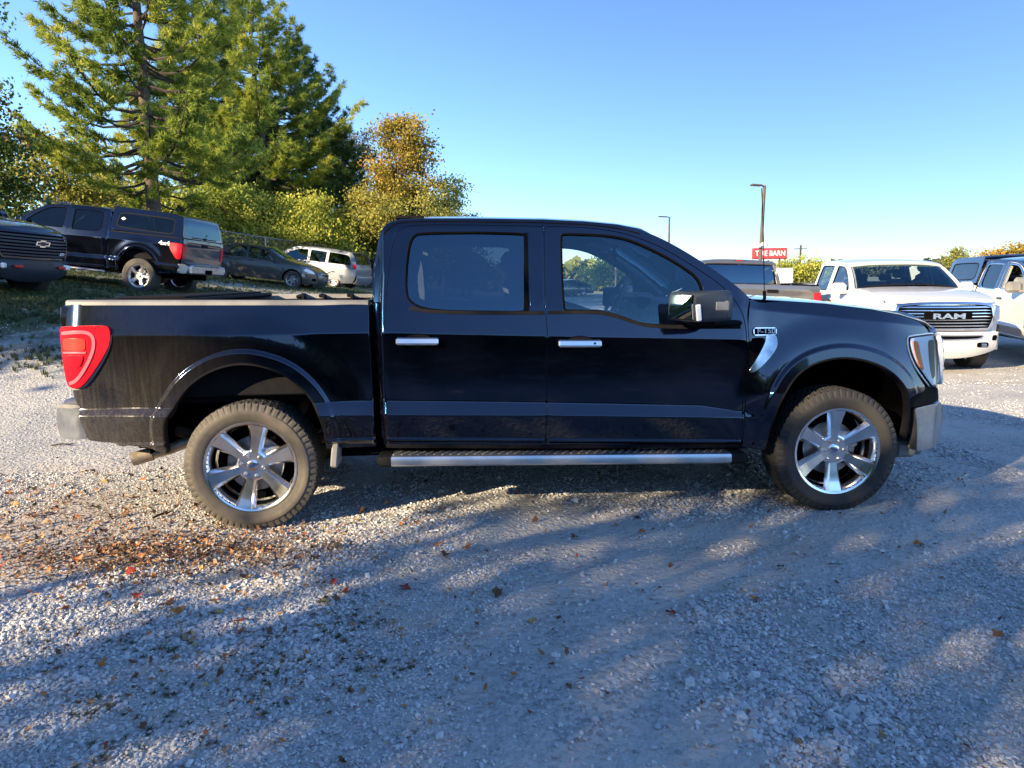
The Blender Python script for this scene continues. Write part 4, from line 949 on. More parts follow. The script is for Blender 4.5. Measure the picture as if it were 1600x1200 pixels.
for sy in (-1, 1):
    mb = MB(); mb.box((4.64, sy*.50, .56), (.05, .17, .05), b=.012); mb.build('tow_hook', M['red_tape'], CHV)
    mb = MB(); mb.box((4.55, sy*.72, .56), (.06, .14, .09), b=.02, rot=(0, 0, -sy*.4)); mb.build('fog_lamp', M['white_lens'], CHV)
panel('headlight', [(.76, 1.05), (.885, 1.04), (.885, 1.13), (.74, 1.14)], M['white_lens'], CHV, FS, off=.012, step=.05, depth=.03)
panel('headlight', [(.80, .80), (.87, .80), (.87, .95), (.80, .95)], M['white_lens'], CHV, FS, off=.012, step=.05, depth=.03)
panel('headlight', [(4.2, 1.05), (4.39, 1.03), (4.39, 1.12), (4.2, 1.13)], M['white_lens'], CHV, PS, off=.008, step=.06, depth=.02)
# grey pickup seen from behind
GRY = thing('pickup_truck', 'grey pickup seen from behind over the black hood, open bed showing', 'pickup truck', (7.14, 10.21, -.04), (0, 0, R(88.7)))
pickup(GRY, 'grey_paint', style='plain', tint='glass_dark', belt='flat')
for x in (0, 3.70):
    for sy in (-1, 1): wheel(GRY, (x, sy*.975, .395), side=sy, ns=6, metal='alloy')
front_common(GRY, M['grey_paint'], M['chrome'])
mb = MB(); mb.box((.885, 0, 1.905), (.04, .36, .035), b=.01); mb.build('stop_lamp', M['glass_lamp'], GRY)
mb = MB(); mb.box((.870, 0, 1.907), (.03, .12, .028), b=.006); mb.build('stop_lamp', M['red_lens'], GRY)

# ------------------------------------------------------------------ cars, vans (generic builder)
def car(root, pm, sp):
    P = M[pm]; wb, r, zb = sp['wb'], sp['r'], sp['zb']; hw = sp['hw']; roofz = max(z for _, z in sp['sil']); belt = sp['belt']
    x0, x1 = min(x for x, _ in sp['sil']), max(x for x, _ in sp['sil'])
    def S(x, z):
        x = np.asarray(x, float); z = np.asarray(z, float); y = np.interp(z, [zb-.05, zb+.05, .45, .62, belt-.14, belt-.05, belt, roofz-.05, roofz+.1], [.07, .03, .0, -.012, .004, .018, .05, sp['tum'], sp['tum']+.10])
        y = y+sp.get('tf', .30)*(np.clip(x-(x1-.75), 0, .75)/.75)**2.2+sp.get('tr', .14)*(np.clip((x0+.5)-x, 0, .5)/.5)**2.2
        for c in (0, wb):
            d = np.hypot(x-c, z-r); y = y-.020*(1-sst(r+.09, r+.13, d))*(z < r+.4)
        return y
    W = lambda x, z: hw-S(x, z); SS = side_surf(W); sh = Surf(lambda a, b: np.stack([a, -(W(a, b)-.035), b], 1), 1)
    sil = rounded(sp['sil'], False, 2)
    bot = []
    for c in (wb, 0):
        bot += [(c+(r+.055)*math.cos(t), max(zb, r+(r+.055)*math.sin(t))) for t in np.linspace(-.35, math.pi+.35, 20)]
    outl = [q for q in sil]+[q for q in bot]      # rear-top .. front, then arches back
    gap = .003; st = sp.get('st', .12)
    panel('body_side', outl, P, root, SS, holes=[offset_poly(d, .002) for d in sp['doors']]+[w_ for w_ in sp.get('qwin', [])], step=st, depth=.02, smooth_it=0)
    wins = []
    for i, D in enumerate(sp['doors']):
        ws = [w_ for w_ in sp['wins'][i]]; wins += ws
        panel('rear_door' if i == 0 else 'front_door', D, P, root, SS, holes=ws, gap=.004, step=st, depth=.02)
    for w_ in wins+list(sp.get('qwin', [])):
        panel('window_glass', offset_poly(w_, .01), M[sp.get('tint', 'glass_dark')], root, SS, off=-.008, step=.15, depth=0)
        strip('window_seal', w_, .010, M['rubber'], root, SS, .003, step=.06)
    inn = offset_poly(rounded(sp['cabin'], it=1), -.02)
    panel('inner_shell', inn, M['interior'], root, sh, holes=[offset_poly(w_, -.002) for w_ in wins+list(sp.get('qwin', []))], step=.15, depth=.02)
    for sy in (-1, 1):
        for c in (0, wb): well(root, (c, r), r+.09, hw-.05, hw-.42, side=sy)
    mb = MB(); mb.box((wb/2, 0, zb+.08), (wb-2*r-.1, hw*1.8, .12), b=.02); mb.box((wb/2, 0, zb+.14), (x1-x0-.8, hw*1.0, .12), b=.02); mb.build('underbody', M['dark'], root)
    for nm, pts, mm, cr, ins in sp['skins']:
        skin(nm, rounded(pts, False, 1), M[mm] if mm else P, root, W, crown=cr, p=3, inset=ins, thick=0 if mm and 'glass' in mm else .015, n=20)
    for x in sp['seats']:
        for y in (-.36, .36): seat(root, x, y, .48, .58, z0=sp.get('sz', .55))
    mb = MB(); mb.box((sp['seats'][-1]+.95, 0, sp.get('sz', .55)+.38), (.4, hw*1.55, .22), b=.06); mb.build('dashboard', M['interior'], root)
    steering(root, sp['seats'][-1]+.68, .36, sp.get('sz', .55)+.42, .18)
    for x in (0, wb):
        for sy in (-1, 1): wheel(root, (x, sy*(hw-.02), r-.005), side=sy, r=r, wd=.22, rim=r*.68, ns=sp.get('ns', 7), metal=sp.get('rim', 'alloy'))
    for sy in (-1, 1):
        mx_, mz = sp['mir']; mb = MB(); mb.box((mx_, sy*(hw+.08), mz), (.10, .20, .13), b=.045); mb.box((mx_+.02, sy*(hw-.02), mz-.05), (.06, .12, .03), b=.01); mb.build('side_mirror', P, root)
        for hx, hz in sp['handles']:
            mb = MB(); mb.box((hx, sy*(hw-.012), hz), (.17, .03, .028), b=.01); mb.build('door_handle', P, root)
    return SS, W
SEDAN = dict(wb=2.80, r=.335, zb=.22, hw=.92, tum=.22, belt=.93, tint='glass_clear', ns=7, rim='dusty_chrome',
    sil=[(-.98, .30), (-1.06, .50), (-1.04, .78), (-.98, .96), (-.78, 1.02), (-.45, 1.07), (-.05, 1.24), (.30, 1.37), (.70, 1.43), (1.10, 1.44), (1.45, 1.42), (1.80, 1.33), (2.30, 1.06), (2.60, .98), (3.10, .89), (3.45, .78), (3.62, .66), (3.70, .50), (3.68, .25)],
    doors=[[(.02, .40), (-.02, .60), (-.20, .80), (-.12, .95), (.12, 1.14), (.32, 1.30), (.62, 1.38), (.97, 1.40), (.98, .95), (.96, .28), (.35, .28)], [(1.0, .28), (1.01, .95), (1.00, 1.40), (1.40, 1.38), (1.76, 1.28), (2.16, 1.02), (2.18, .90), (2.10, .28)]],
    wins=[[[(.12, 1.0), (.38, 1.22), (.62, 1.34), (.93, 1.36), (.93, .97), (.15, .95)]], [[(1.05, .97), (1.05, 1.36), (1.38, 1.34), (1.70, 1.25), (2.06, 1.0), (2.02, .94), (1.3, .955)]]],
    cabin=[(-.15, .30), (-.15, .95), (.30, 1.33), (.7, 1.40), (1.45, 1.39), (1.8, 1.30), (2.25, 1.03), (2.2, .30)],
    skins=[('front_bumper', [(3.55, .22), (3.68, .28), (3.72, .42), (3.70, .58), (3.63, .66)], None, .12, .01), ('hood', [(3.62, .67), (3.45, .79), (3.10, .90), (2.60, .99), (2.28, 1.06)], None, [(.12, 0), (.09, .02), (.04, .04), (0, .05), (0, .05)] if False else .05, .002),
        ('windscreen', [(2.36, 1.04), (2.05, 1.20), (1.80, 1.335), (1.62, 1.39)], 'glass_clear', .06, .06), ('roof', [(1.64, 1.385), (1.45, 1.42), (1.1, 1.44), (.7, 1.43), (.42, 1.395)], None, .03, .0),
        ('rear_glass', [(.45, 1.39), (.0, 1.24), (-.42, 1.07)], 'glass_dark', .03, .06), ('boot_lid', [(-.40, 1.075), (-.78, 1.03), (-.98, .97), (-1.04, .80)], None, .03, .002), ('rear_bumper', [(-1.04, .79), (-1.08, .60), (-1.06, .40), (-.98, .25)], None, .06, .0)],
    seats=[.55, 1.45], mir=(2.02, .98), handles=[(.25, .88), (1.2, .86)], sz=.42)
SDN = thing('sedan', 'dark grey sedan, nose to the right, between topper pickup and minivan', 'car', (-8.05, 24.45, 1.60), (0, R(5.9), R(-6.0)))
ss_, W_ = car(SDN, 'dark_grey_paint', SEDAN)
panel('headlight', [(3.20, .72), (3.30, .80), (3.52, .72), (3.60, .62), (3.40, .64)], M['white_lens'], SDN, ss_, off=.006, step=.06, depth=.02)
FSs = front_surf(.12, .60, lambda z: 3.70+0*z)
grille(SDN, [(-.42, .50), (.42, .50), (.46, .62), (-.46, .62)], M['chrome'], M['plastic'], 3, surf=FSs, z0=.50, z1=.62, off=.0)
panel('fog_lamp', [(3.50, .36), (3.64, .36), (3.64, .46), (3.52, .44)], M['dark'], SDN, ss_, off=.004, step=.06, depth=.02)
panel('tail_lamp', [(-1.03, .80), (-.80, .84), (-.80, .95), (-.97, .94)], M['red_lens'], SDN, ss_, off=.006, step=.06, depth=.02)
VAN = dict(wb=3.08, r=.345, zb=.24, hw=.99, tum=.20, belt=1.08, tint='glass_dark', ns=9, rim='alloy',
    sil=[(-.95, .30), (-1.08, .55), (-1.08, .95), (-1.02, 1.25), (-.90, 1.55), (-.78, 1.68), (-.50, 1.74), (.4, 1.77), (1.4, 1.77), (2.10, 1.70), (2.50, 1.55), (3.12, 1.16), (3.40, 1.06), (3.85, .93), (4.02, .75), (4.08, .50), (4.03, .26)],
    doors=[[(.42, .30), (.42, 1.68), (1.35, 1.70), (1.36, .30)], [(1.39, .30), (1.39, 1.70), (2.05, 1.64), (2.42, 1.50), (2.80, 1.22), (2.78, .95), (2.60, .30)]],
    wins=[[[(.50, 1.12), (.50, 1.60), (1.30, 1.62), (1.30, 1.12)]], [[(1.46, 1.12), (1.46, 1.62), (2.0, 1.58), (2.33, 1.44), (2.66, 1.18), (2.62, 1.10)]]],
    qwin=[[(-.78, 1.14), (-.72, 1.44), (-.58, 1.58), (.34, 1.61), (.34, 1.12)]],
    cabin=[(-.85, .34), (-.95, 1.2), (-.8, 1.6), (-.5, 1.70), (1.4, 1.73), (2.05, 1.66), (2.45, 1.5), (2.9, 1.2), (2.7, .34)],
    skins=[('front_bumper', [(3.95, .26), (4.08, .34), (4.12, .5), (4.08, .70), (4.0, .78)], None, .16, .01), ('hood', [(4.0, .79), (3.85, .94), (3.40, 1.07), (3.10, 1.17)], None, .05, .002),
        ('windscreen', [(3.16, 1.15), (2.80, 1.36), (2.50, 1.555), (2.25, 1.66)], 'glass_dark', .08, .07), ('roof', [(2.28, 1.65), (2.10, 1.70), (1.4, 1.77), (.4, 1.775), (-.50, 1.745), (-.80, 1.69)], None, .03, .0),
        ('rear_glass', [(-.80, 1.66), (-.92, 1.48), (-1.02, 1.20)], 'glass_dark', .03, .10), ('tailgate', [(-1.03, 1.20), (-1.085, .95), (-1.08, .72)], None, .03, .002), ('rear_bumper', [(-1.08, .72), (-1.15, .66), (-1.15, .45), (-1.0, .28)], None, .06, .0)],
    seats=[.1, 1.0, 1.9], mir=(2.55, 1.16), handles=[(1.22, 1.0), (1.55, 1.0)], sz=.62)
VN = thing('minivan', 'silver minivan with dark glass, tail to the right, parked behind the grey sedan', 'van', (-4.82, 30.77, 1.21), (0, R(-6.5), R(163.1)))
ss_, W_ = car(VN, 'silver_paint', VAN)
panel('tail_lamp', [(-1.08, .95), (-.92, .97), (-.90, 1.19), (-1.03, 1.19)], M['red_lens'], VN, ss_, off=.008, step=.06, depth=.03)
mb = MB()
for sy in (-1, 1):
    for k in (0,): VN_r = [(1.9, sy*.72, 1.79), (.4, sy*.72, 1.81), (-.5, sy*.70, 1.78)]
    b_ = MB(); b_.tube(VN_r, .014, 6); b_.build('roof_rail', M['plastic'], VN)
SUVX = thing('suv', 'dark vehicle behind the silver minivan, only its rear glass showing', 'car', (-4.4, 36.5, 1.02), (0, R(-6), R(160)))
SUV = dict(VAN); SUV['wb'] = 2.75
ss_, W_ = car(SUVX, 'dark_grey_paint', VAN)
panel('tail_lamp', [(-1.08, .95), (-.92, .97), (-.90, 1.19), (-1.03, 1.19)], M['red_lens'], SUVX, ss_, off=.008, step=.06, depth=.03)
# far parked cars
for i, (x, y, h, pm, kind, lab) in enumerate([
    (13.6, 36.0, 95, 'silver_paint', 'van', 'far silver van seen between the grey pickup and the white pickup'),
    (18.0, 42.0, 85, 'dark_grey_paint', 'sedan', 'far dark car just left of the white pickup cab'),
    (9.9, 58.0, 175, 'red_paint', 'sedan', 'far red car seen through the front door glass of the black truck'),
    (6.2, 66.0, 25, 'silver_paint', 'sedan', 'far silver car seen through the black truck left of the red one'),
    (10.9, 58.0, 200, 'dark_grey_paint', 'sedan', 'far dark car seen through the black truck near its steering wheel'),
    ]):
    o = thing('sedan' if kind == 'sedan' else 'minivan', lab, 'car' if kind == 'sedan' else 'van', (x, y, -.1), (0, 0, R(h)))
    sp = dict(SEDAN if kind == 'sedan' else VAN); sp['st'] = .3; car(o, pm, sp)

# ================================================================== ground
def ground_mat():
    m = bpy.data.materials.new('gravel_ground'); m.use_nodes = True; nt = m.node_tree; b = nt.nodes['Principled BSDF']; L = nt.links.new
    b.inputs['Roughness'].default_value = .95
    tc = N(nt, 'ShaderNodeTexCoord')
    def noise(s, d=5, r=.6):
        n = N(nt, 'ShaderNodeTexNoise', Scale=float(s), Detail=float(d), Roughness=r); L(tc.outputs['Object'], n.inputs[0]); return n.outputs[0]
    def ramp(src, a, b_, c=0., d=1.):
        n = N(nt, 'ShaderNodeMapRange'); n.inputs[1].default_value = a; n.inputs[2].default_value = b_; n.inputs[3].default_value = c; n.inputs[4].default_value = d; L(src, n.inputs[0]); return n.outputs[0]
    def mixc(f, A, B):
        n = N(nt, 'ShaderNodeMix', data_type='RGBA'); L(f, n.inputs['Factor'])
        for k, v in (('A', A), ('B', B)):
            if isinstance(v, tuple): n.inputs[k].default_value = (*v, 1)
            else: L(v, n.inputs[k])
        return n.outputs['Result']
    def mul(a, c):
        n = N(nt, 'ShaderNodeMath', operation='MULTIPLY'); L(a, n.inputs[0])
        if isinstance(c, float): n.inputs[1].default_value = c
        else: L(c, n.inputs[1])
        return n.outputs[0]
    v1 = N(nt, 'ShaderNodeTexVoronoi', Scale=55.0); L(tc.outputs['Object'], v1.inputs['Vector'])
    v2 = N(nt, 'ShaderNodeTexVoronoi', Scale=24.0); L(tc.outputs['Object'], v2.inputs['Vector'])
    sp = N(nt, 'ShaderNodeSeparateColor'); L(v1.outputs['Color'], sp.inputs[0])
    sp2 = N(nt, 'ShaderNodeSeparateColor'); L(v2.outputs['Color'], sp2.inputs[0])
    base = mixc(sp.outputs[0], (.22, .217, .21), (.52, .505, .48))
    base = mixc(ramp(sp2.outputs[1], .55, .9, 0., .6), base, (.46, .45, .425))
    base = mixc(ramp(noise(1.1), .42, .68), base, (.52, .50, .455))                 # fine crusher dust
    base = mixc(ramp(noise(.5, 6), .52, .70, 0., .7), base, (.40, .345, .27))          # earthy patches
    at = N(nt, 'ShaderNodeAttribute', attribute_name='soil'); base = mixc(mul(at.outputs['Fac'], ramp(noise(7), .25, .5)), base, (.22, .135, .075))
    ad = N(nt, 'ShaderNodeAttribute', attribute_name='dust'); base = mixc(mul(ad.outputs['Fac'], ramp(noise(2.5), .2, .6, .35, .9)), base, (.54, .52, .475))
    ag = N(nt, 'ShaderNodeAttribute', attribute_name='grass')
    gf = mul(ag.outputs['Fac'], ramp(noise(1.6, 7, .7), .33, .52))
    gcol = mixc(noise(9), (.045, .07, .025), (.11, .11, .045))
    base = mixc(gf, base, gcol)
    L(base, b.inputs['Base Color'])
    hs = N(nt, 'ShaderNodeMath', operation='ADD'); L(ramp(v1.outputs['Distance'], 0., .6, .5, 0.), hs.inputs[0]); L(mul(ramp(v2.outputs['Distance'], 0., .6, 1., 0.), .8), hs.inputs[1])
    h2 = N(nt, 'ShaderNodeMath', operation='ADD'); L(hs.outputs[0], h2.inputs[0]); L(mul(noise(160, 2), .35), h2.inputs[1])
    bp = N(nt, 'ShaderNodeBump', Strength=.75, Distance=.012); L(h2.outputs[0], bp.inputs['Height']); L(bp.outputs[0], b.inputs['Normal'])
    return m
def axis(dense, lo, hi, st, far, k=1.16):
    a = list(np.arange(dense[0], dense[1]+1e-6, st)); d = st
    while a[-1] < hi: d *= k; a.append(a[-1]+d)
    d = st
    while a[0] > lo: d *= k; a.insert(0, a[0]-d)
    return np.array(a)
X = axis((-4.5, 9.), -900, 900, .05, 0, 1.10); Y = axis((-3.2, 5.), -400, 1800, .05, 0, 1.09)
GX, GY = np.meshgrid(X, Y, indexing='ij'); GZ = gz(GX, GY)
near = np.exp(-((GX-2)**2+(GY-0)**2)/60.)
GZ = GZ+near*((vnoise(GX, GY, 14, 5)-.5)*.012+(vnoise(GX, GY, 33, 6)-.5)*.006)
me = bpy.data.meshes.new('ground'); nx, ny = GX.shape
V = np.stack([GX, GY, GZ], -1).reshape(-1, 3); i = np.arange(nx-1)[:, None]; j = np.arange(ny-1)[None]
F = np.stack([i*ny+j, (i+1)*ny+j, (i+1)*ny+j+1, i*ny+j+1], -1).reshape(-1, 4)
me.vertices.add(len(V)); me.vertices.foreach_set('co', V.ravel()); me.loops.add(F.size); me.loops.foreach_set('vertex_index', F.ravel())
me.polygons.add(len(F)); me.polygons.foreach_set('loop_start', np.arange(0, F.size, 4)); me.polygons.foreach_set('use_smooth', np.ones(len(F), bool)); me.update(); me.validate()
grass_w = np.clip(sst(-1.5, -5., GX)*sst(4.6, 7.2, GY)+sst(30, 45, GY)*.8+sst(-4.6, -6.2, GY)+sst(-8, -14, GX)*.8, 0, 1)*(1-.85*np.exp(-((GY-20)/3.)**2)*sst(-12, -6, GX))
soil_w = np.exp(-(((GX+.25)/.95)**2+((GY+.33)/.28)**2))+.5*np.exp(-(((GX+1.6)/1.6)**2+((GY-.4)/.5)**2))
dust_w = np.exp(-((GY+.16+.03*GX)/.26)**2)*sst(.6, 2.2, GX)+.8*np.exp(-((GY+1.25-.12*GX)/.22)**2)*sst(1.0, 2.0, GX)*sst(5, 3.6, GX)
for nm, a in (('grass', grass_w), ('soil', soil_w), ('dust', dust_w)):
    at = me.attributes.new(nm, 'FLOAT', 'POINT'); at.data.foreach_set('value', np.clip(a, 0, 1).ravel().astype(np.float32))
me.materials.append(ground_mat())
G_ = link(bpy.data.objects.new('ground', me)); G_['kind'] = 'structure'

# ------------------------------------------------------------------ scatter
def protos(name, objs):
    c = bpy.data.collections.new(name)
    for o in objs: c.objects.link(o); COL.objects.unlink(o)
    return c
def scatter(name, P, rot, scl, idx, coll):
    me = bpy.data.meshes.new(name); me.vertices.add(len(P)); me.vertices.foreach_set('co', np.asarray(P, np.float32).ravel())
    a = me.attributes.new('rot', 'FLOAT_VECTOR', 'POINT'); a.data.foreach_set('vector', np.asarray(rot, np.float32).ravel())
    a = me.attributes.new('scl', 'FLOAT_VECTOR', 'POINT'); a.data.foreach_set('vector', np.asarray(scl, np.float32).ravel())
    a = me.attributes.new('idx', 'INT', 'POINT'); a.data.foreach_set('value', np.asarray(idx, np.int32))
    o = link(bpy.data.objects.new(name, me)); o['kind'] = 'stuff'
    g = bpy.data.node_groups.new(name, 'GeometryNodeTree')
    g.interface.new_socket('Geometry', in_out='INPUT', socket_type='NodeSocketGeometry'); g.interface.new_socket('Geometry', in_out='OUTPUT', socket_type='NodeSocketGeometry')
    gi = g.nodes.new('NodeGroupInput'); go = g.nodes.new('NodeGroupOutput'); ip = g.nodes.new('GeometryNodeInstanceOnPoints'); ci = g.nodes.new('GeometryNodeCollectionInfo')
    ci.inputs['Collection'].default_value = coll; ci.inputs['Separate Children'].default_value = True; ci.inputs['Reset Children'].default_value = True
    def na(n, t):
        q = g.nodes.new('GeometryNodeInputNamedAttribute'); q.data_type = t; q.inputs['Name'].default_value = n; return q.outputs['Attribute']
    g.links.new(gi.outputs[0], ip.inputs['Points']); g.links.new(ci.outputs[0], ip.inputs['Instance']); ip.inputs['Pick Instance'].default_value = True
    g.links.new(na('idx', 'INT'), ip.inputs['Instance Index']); g.links.new(na('rot', 'FLOAT_VECTOR'), ip.inputs['Rotation']); g.links.new(na('scl', 'FLOAT_VECTOR'), ip.inputs['Scale'])
    g.links.new(ip.outputs[0], go.inputs[0]); md = o.modifiers.new('scatter', 'NODES'); md.node_group = g
    return o
def random_mat(name, stops, rough=.9, trans=0.):
    m = bpy.data.materials.new(name); m.use_nodes = True; nt = m.node_tree; b = nt.nodes['Principled BSDF']; b.inputs['Roughness'].default_value = rough
    oi = N(nt, 'ShaderNodeObjectInfo'); cr = N(nt, 'ShaderNodeValToRGB'); el = cr.color_ramp.elements
    while len(el) < len(stops): el.new(.5)
    for e, (p, c) in zip(el, stops): e.position = p; e.color = (*c, 1)
    nt.links.new(oi.outputs['Random'], cr.inputs[0])
    no = N(nt, 'ShaderNodeTexNoise', Scale=3.0, Detail=3.0); tc = N(nt, 'ShaderNodeTexCoord'); nt.links.new(tc.outputs['Object'], no.inputs[0])
    mr = N(nt, 'ShaderNodeMapRange'); mr.inputs[3].default_value = .75; mr.inputs[4].default_value = 1.25; nt.links.new(no.outputs[0], mr.inputs[0])
    mu = N(nt, 'ShaderNodeVectorMath', operation='SCALE'); nt.links.new(cr.outputs[0], mu.inputs[0]); nt.links.new(mr.outputs[0], mu.inputs['Scale']); nt.links.new(mu.outputs[0], b.inputs['Base Color'])
    return m
import bmesh
M['stone'] = random_mat('crushed_limestone', [(0, (.28, .28, .285)), (.25, (.44, .44, .44)), (.6, (.55, .545, .53)), (.85, (.64, .63, .60)), (.95, (.74, .73, .70)), (1., (.48, .38, .28))])
st_ = []
for k in range(10):
    bm = bmesh.new(); rr = np.random.default_rng(100+k); dims = np.array([1, rr.uniform(.6, .95), rr.uniform(.4, .7)])
    p = rr.normal(size=(15, 3)); p /= np.linalg.norm(p, axis=1)[:, None]; p *= dims*rr.uniform(.8, 1.05, (15, 1))*.5
    for q in p: bm.verts.new(q)
    r_ = bmesh.ops.convex_hull(bm, input=bm.verts); bmesh.ops.delete(bm, geom=[v for v in bm.verts if not v.link_faces], context='VERTS')
    me = bpy.data.meshes.new('stone'); bm.to_mesh(me); bm.free(); me.materials.append(M['stone']); st_.append(link(bpy.data.objects.new('stone', me)))
SCOL = protos('stones', st_)
def stones(name, n, box, smin, smax, dens, seed):
    g = np.random.default_rng(seed); x = g.uniform(box[0], box[1], n); y = g.uniform(box[2], box[3], n)
    k = g.uniform(size=n) < dens(x, y); x, y = x[k], y[k]; n = len(x)
    s = (smin+(smax-smin)*g.beta(1.3, 4.5, n))*(.72+.75*vnoise(x, y, .75, 41)*vnoise(x, y, 2.3, 42)*2); z = gz(x, y)+s*.10
    nn = np.exp(-((x-2)**2+y**2)/60.); z = z+nn*((vnoise(x, y, 14, 5)-.5)*.012+(vnoise(x, y, 33, 6)-.5)*.006)
    rot = np.stack([g.normal(0, .35, n), g.normal(0, .35, n), g.uniform(0, 6.28, n)], 1)
    return scatter(name, np.stack([x, y, z], 1), rot, np.repeat(s[:, None], 3, 1), g.integers(0, 10, n), SCOL)
def lane(x, y):   # compacted wheel tracks hold fewer loose stones
    a = vnoise(x, y, .9, 11)*.6+vnoise(x, y, 2.6, 12)*.4
    t = np.exp(-((y+.16+.03*x)/.22)**2)*sst(1.0, 2.4, x)
    t = t+.6*np.exp(-((y+1.25-.12*x)/.2)**2)*sst(1.0, 2.0, x)
    return np.clip(sst(.30, .60, a)*1.0-.85*t, .06, 1)
tree_fade = lambda x, y: lane(x, y)*np.clip(1.15-(y-1.5)/5, .15, 1)
stones('gravel', 105000, (-2.6, 5.6, -2.65, 1.6), .009, .040, lane, 21)
stones('gravel', 60000, (-2.6, 5.6, -2.65, -.9), .009, .030, lane, 25)
stones('gravel', 60000, (-7.5, 11, 1.4, 7.5), .010, .030, tree_fade, 22)
stones('gravel', 1500, (-2.6, 5.6, -2.65, 1.2), .03, .055, lane, 23)
# leaf litter
def leaf_mesh(k, mt, lobes=5):
    rr = np.random.default_rng(300+k); v = [(0, 0, 0)]; f = []; n = 22
    for i in range(n):
        a = 2*math.pi*i/n; r = .32+.20*abs(math.cos(a*lobes/2+.3))**1.4+rr.uniform(-.03, .03)
        x, y = r*math.cos(a), r*math.sin(a)*.9; v.append((x, y, .28*rr.uniform(.6, 1)*(x*x+y*y)+.10*math.sin(a*2+k)))
    f = [(0, 1+i, 1+(i+1) % n) for i in range(n)]
    mb = MB(); mb.add(v, f); mb.tube([(-.3, 0, .02), (-.62, .05, .04)], .012, 4); o = mb.build('fallen_leaf', mt, None); return o
leafm = {'brown': mat('leaf_brown', (.13, .062, .028), .7, var=.4, vscale=5), 'orange': mat('leaf_orange', (.42, .15, .035), .65, var=.35, vscale=5), 'yellow': mat('leaf_yellow', (.48, .33, .10), .65, var=.3, vscale=5), 'red': mat('leaf_red', (.30, .035, .018), .6, var=.3, vscale=5), 'tan': mat('leaf_tan', (.30, .19, .10), .75, var=.3, vscale=5)}
lf = [leaf_mesh(0, leafm['brown'], 5), leaf_mesh(1, leafm['brown'], 3), leaf_mesh(2, leafm['tan'], 5), leaf_mesh(3, leafm['orange'], 5), leaf_mesh(4, leafm['orange'], 3), leaf_mesh(5, leafm['tan'], 3), leaf_mesh(6, leafm['yellow'], 5), leaf_mesh(7, leafm['red'], 5)]
protos_l = [o.copy() for o in lf]
for o in protos_l: COL.objects.link(o)
for o in lf: COL.objects.unlink(o)
LC = protos('leaves', protos_l)
g = np.random.default_rng(5)
n1, n2, n3 = 1900, 900, 700
x = np.concatenate([g.normal(-.45, .55, n1), g.normal(-1.4, 1.2, n2), g.uniform(-2.4, 5.4, 400), g.normal(.4, .5, n3-400)]); y = np.concatenate([-.30+g.normal(0, .20, n1)-.06*np.abs(g.normal(0, 1, n1)), g.normal(.35, .55, n2), g.uniform(-2.5, 1.5, 400), g.normal(-1.5, .35, n3-400)])
s = np.concatenate([g.uniform(.008, .034, n1), g.uniform(.012, .05, n2), g.uniform(.012, .035, n3)]); n = len(x)
scatter('leaf_litter', np.stack([x, y, gz(x, y)+.012+g.uniform(0, .012, n)], 1), np.stack([g.normal(0, .45, n), g.normal(0, .45, n), g.uniform(0, 6.3, n)], 1), np.stack([s*1.2, s*g.uniform(.5, 1, n), s], 1), np.concatenate([g.choice(8, n1, p=[.30, .26, .18, .07, .06, .11, .01, .01]), g.choice(8, n2, p=[.2, .2, .2, .1, .1, .15, .04, .01]), g.choice(8, n3, p=[.25, .2, .2, .1, .05, .15, .03, .02])]), LC)
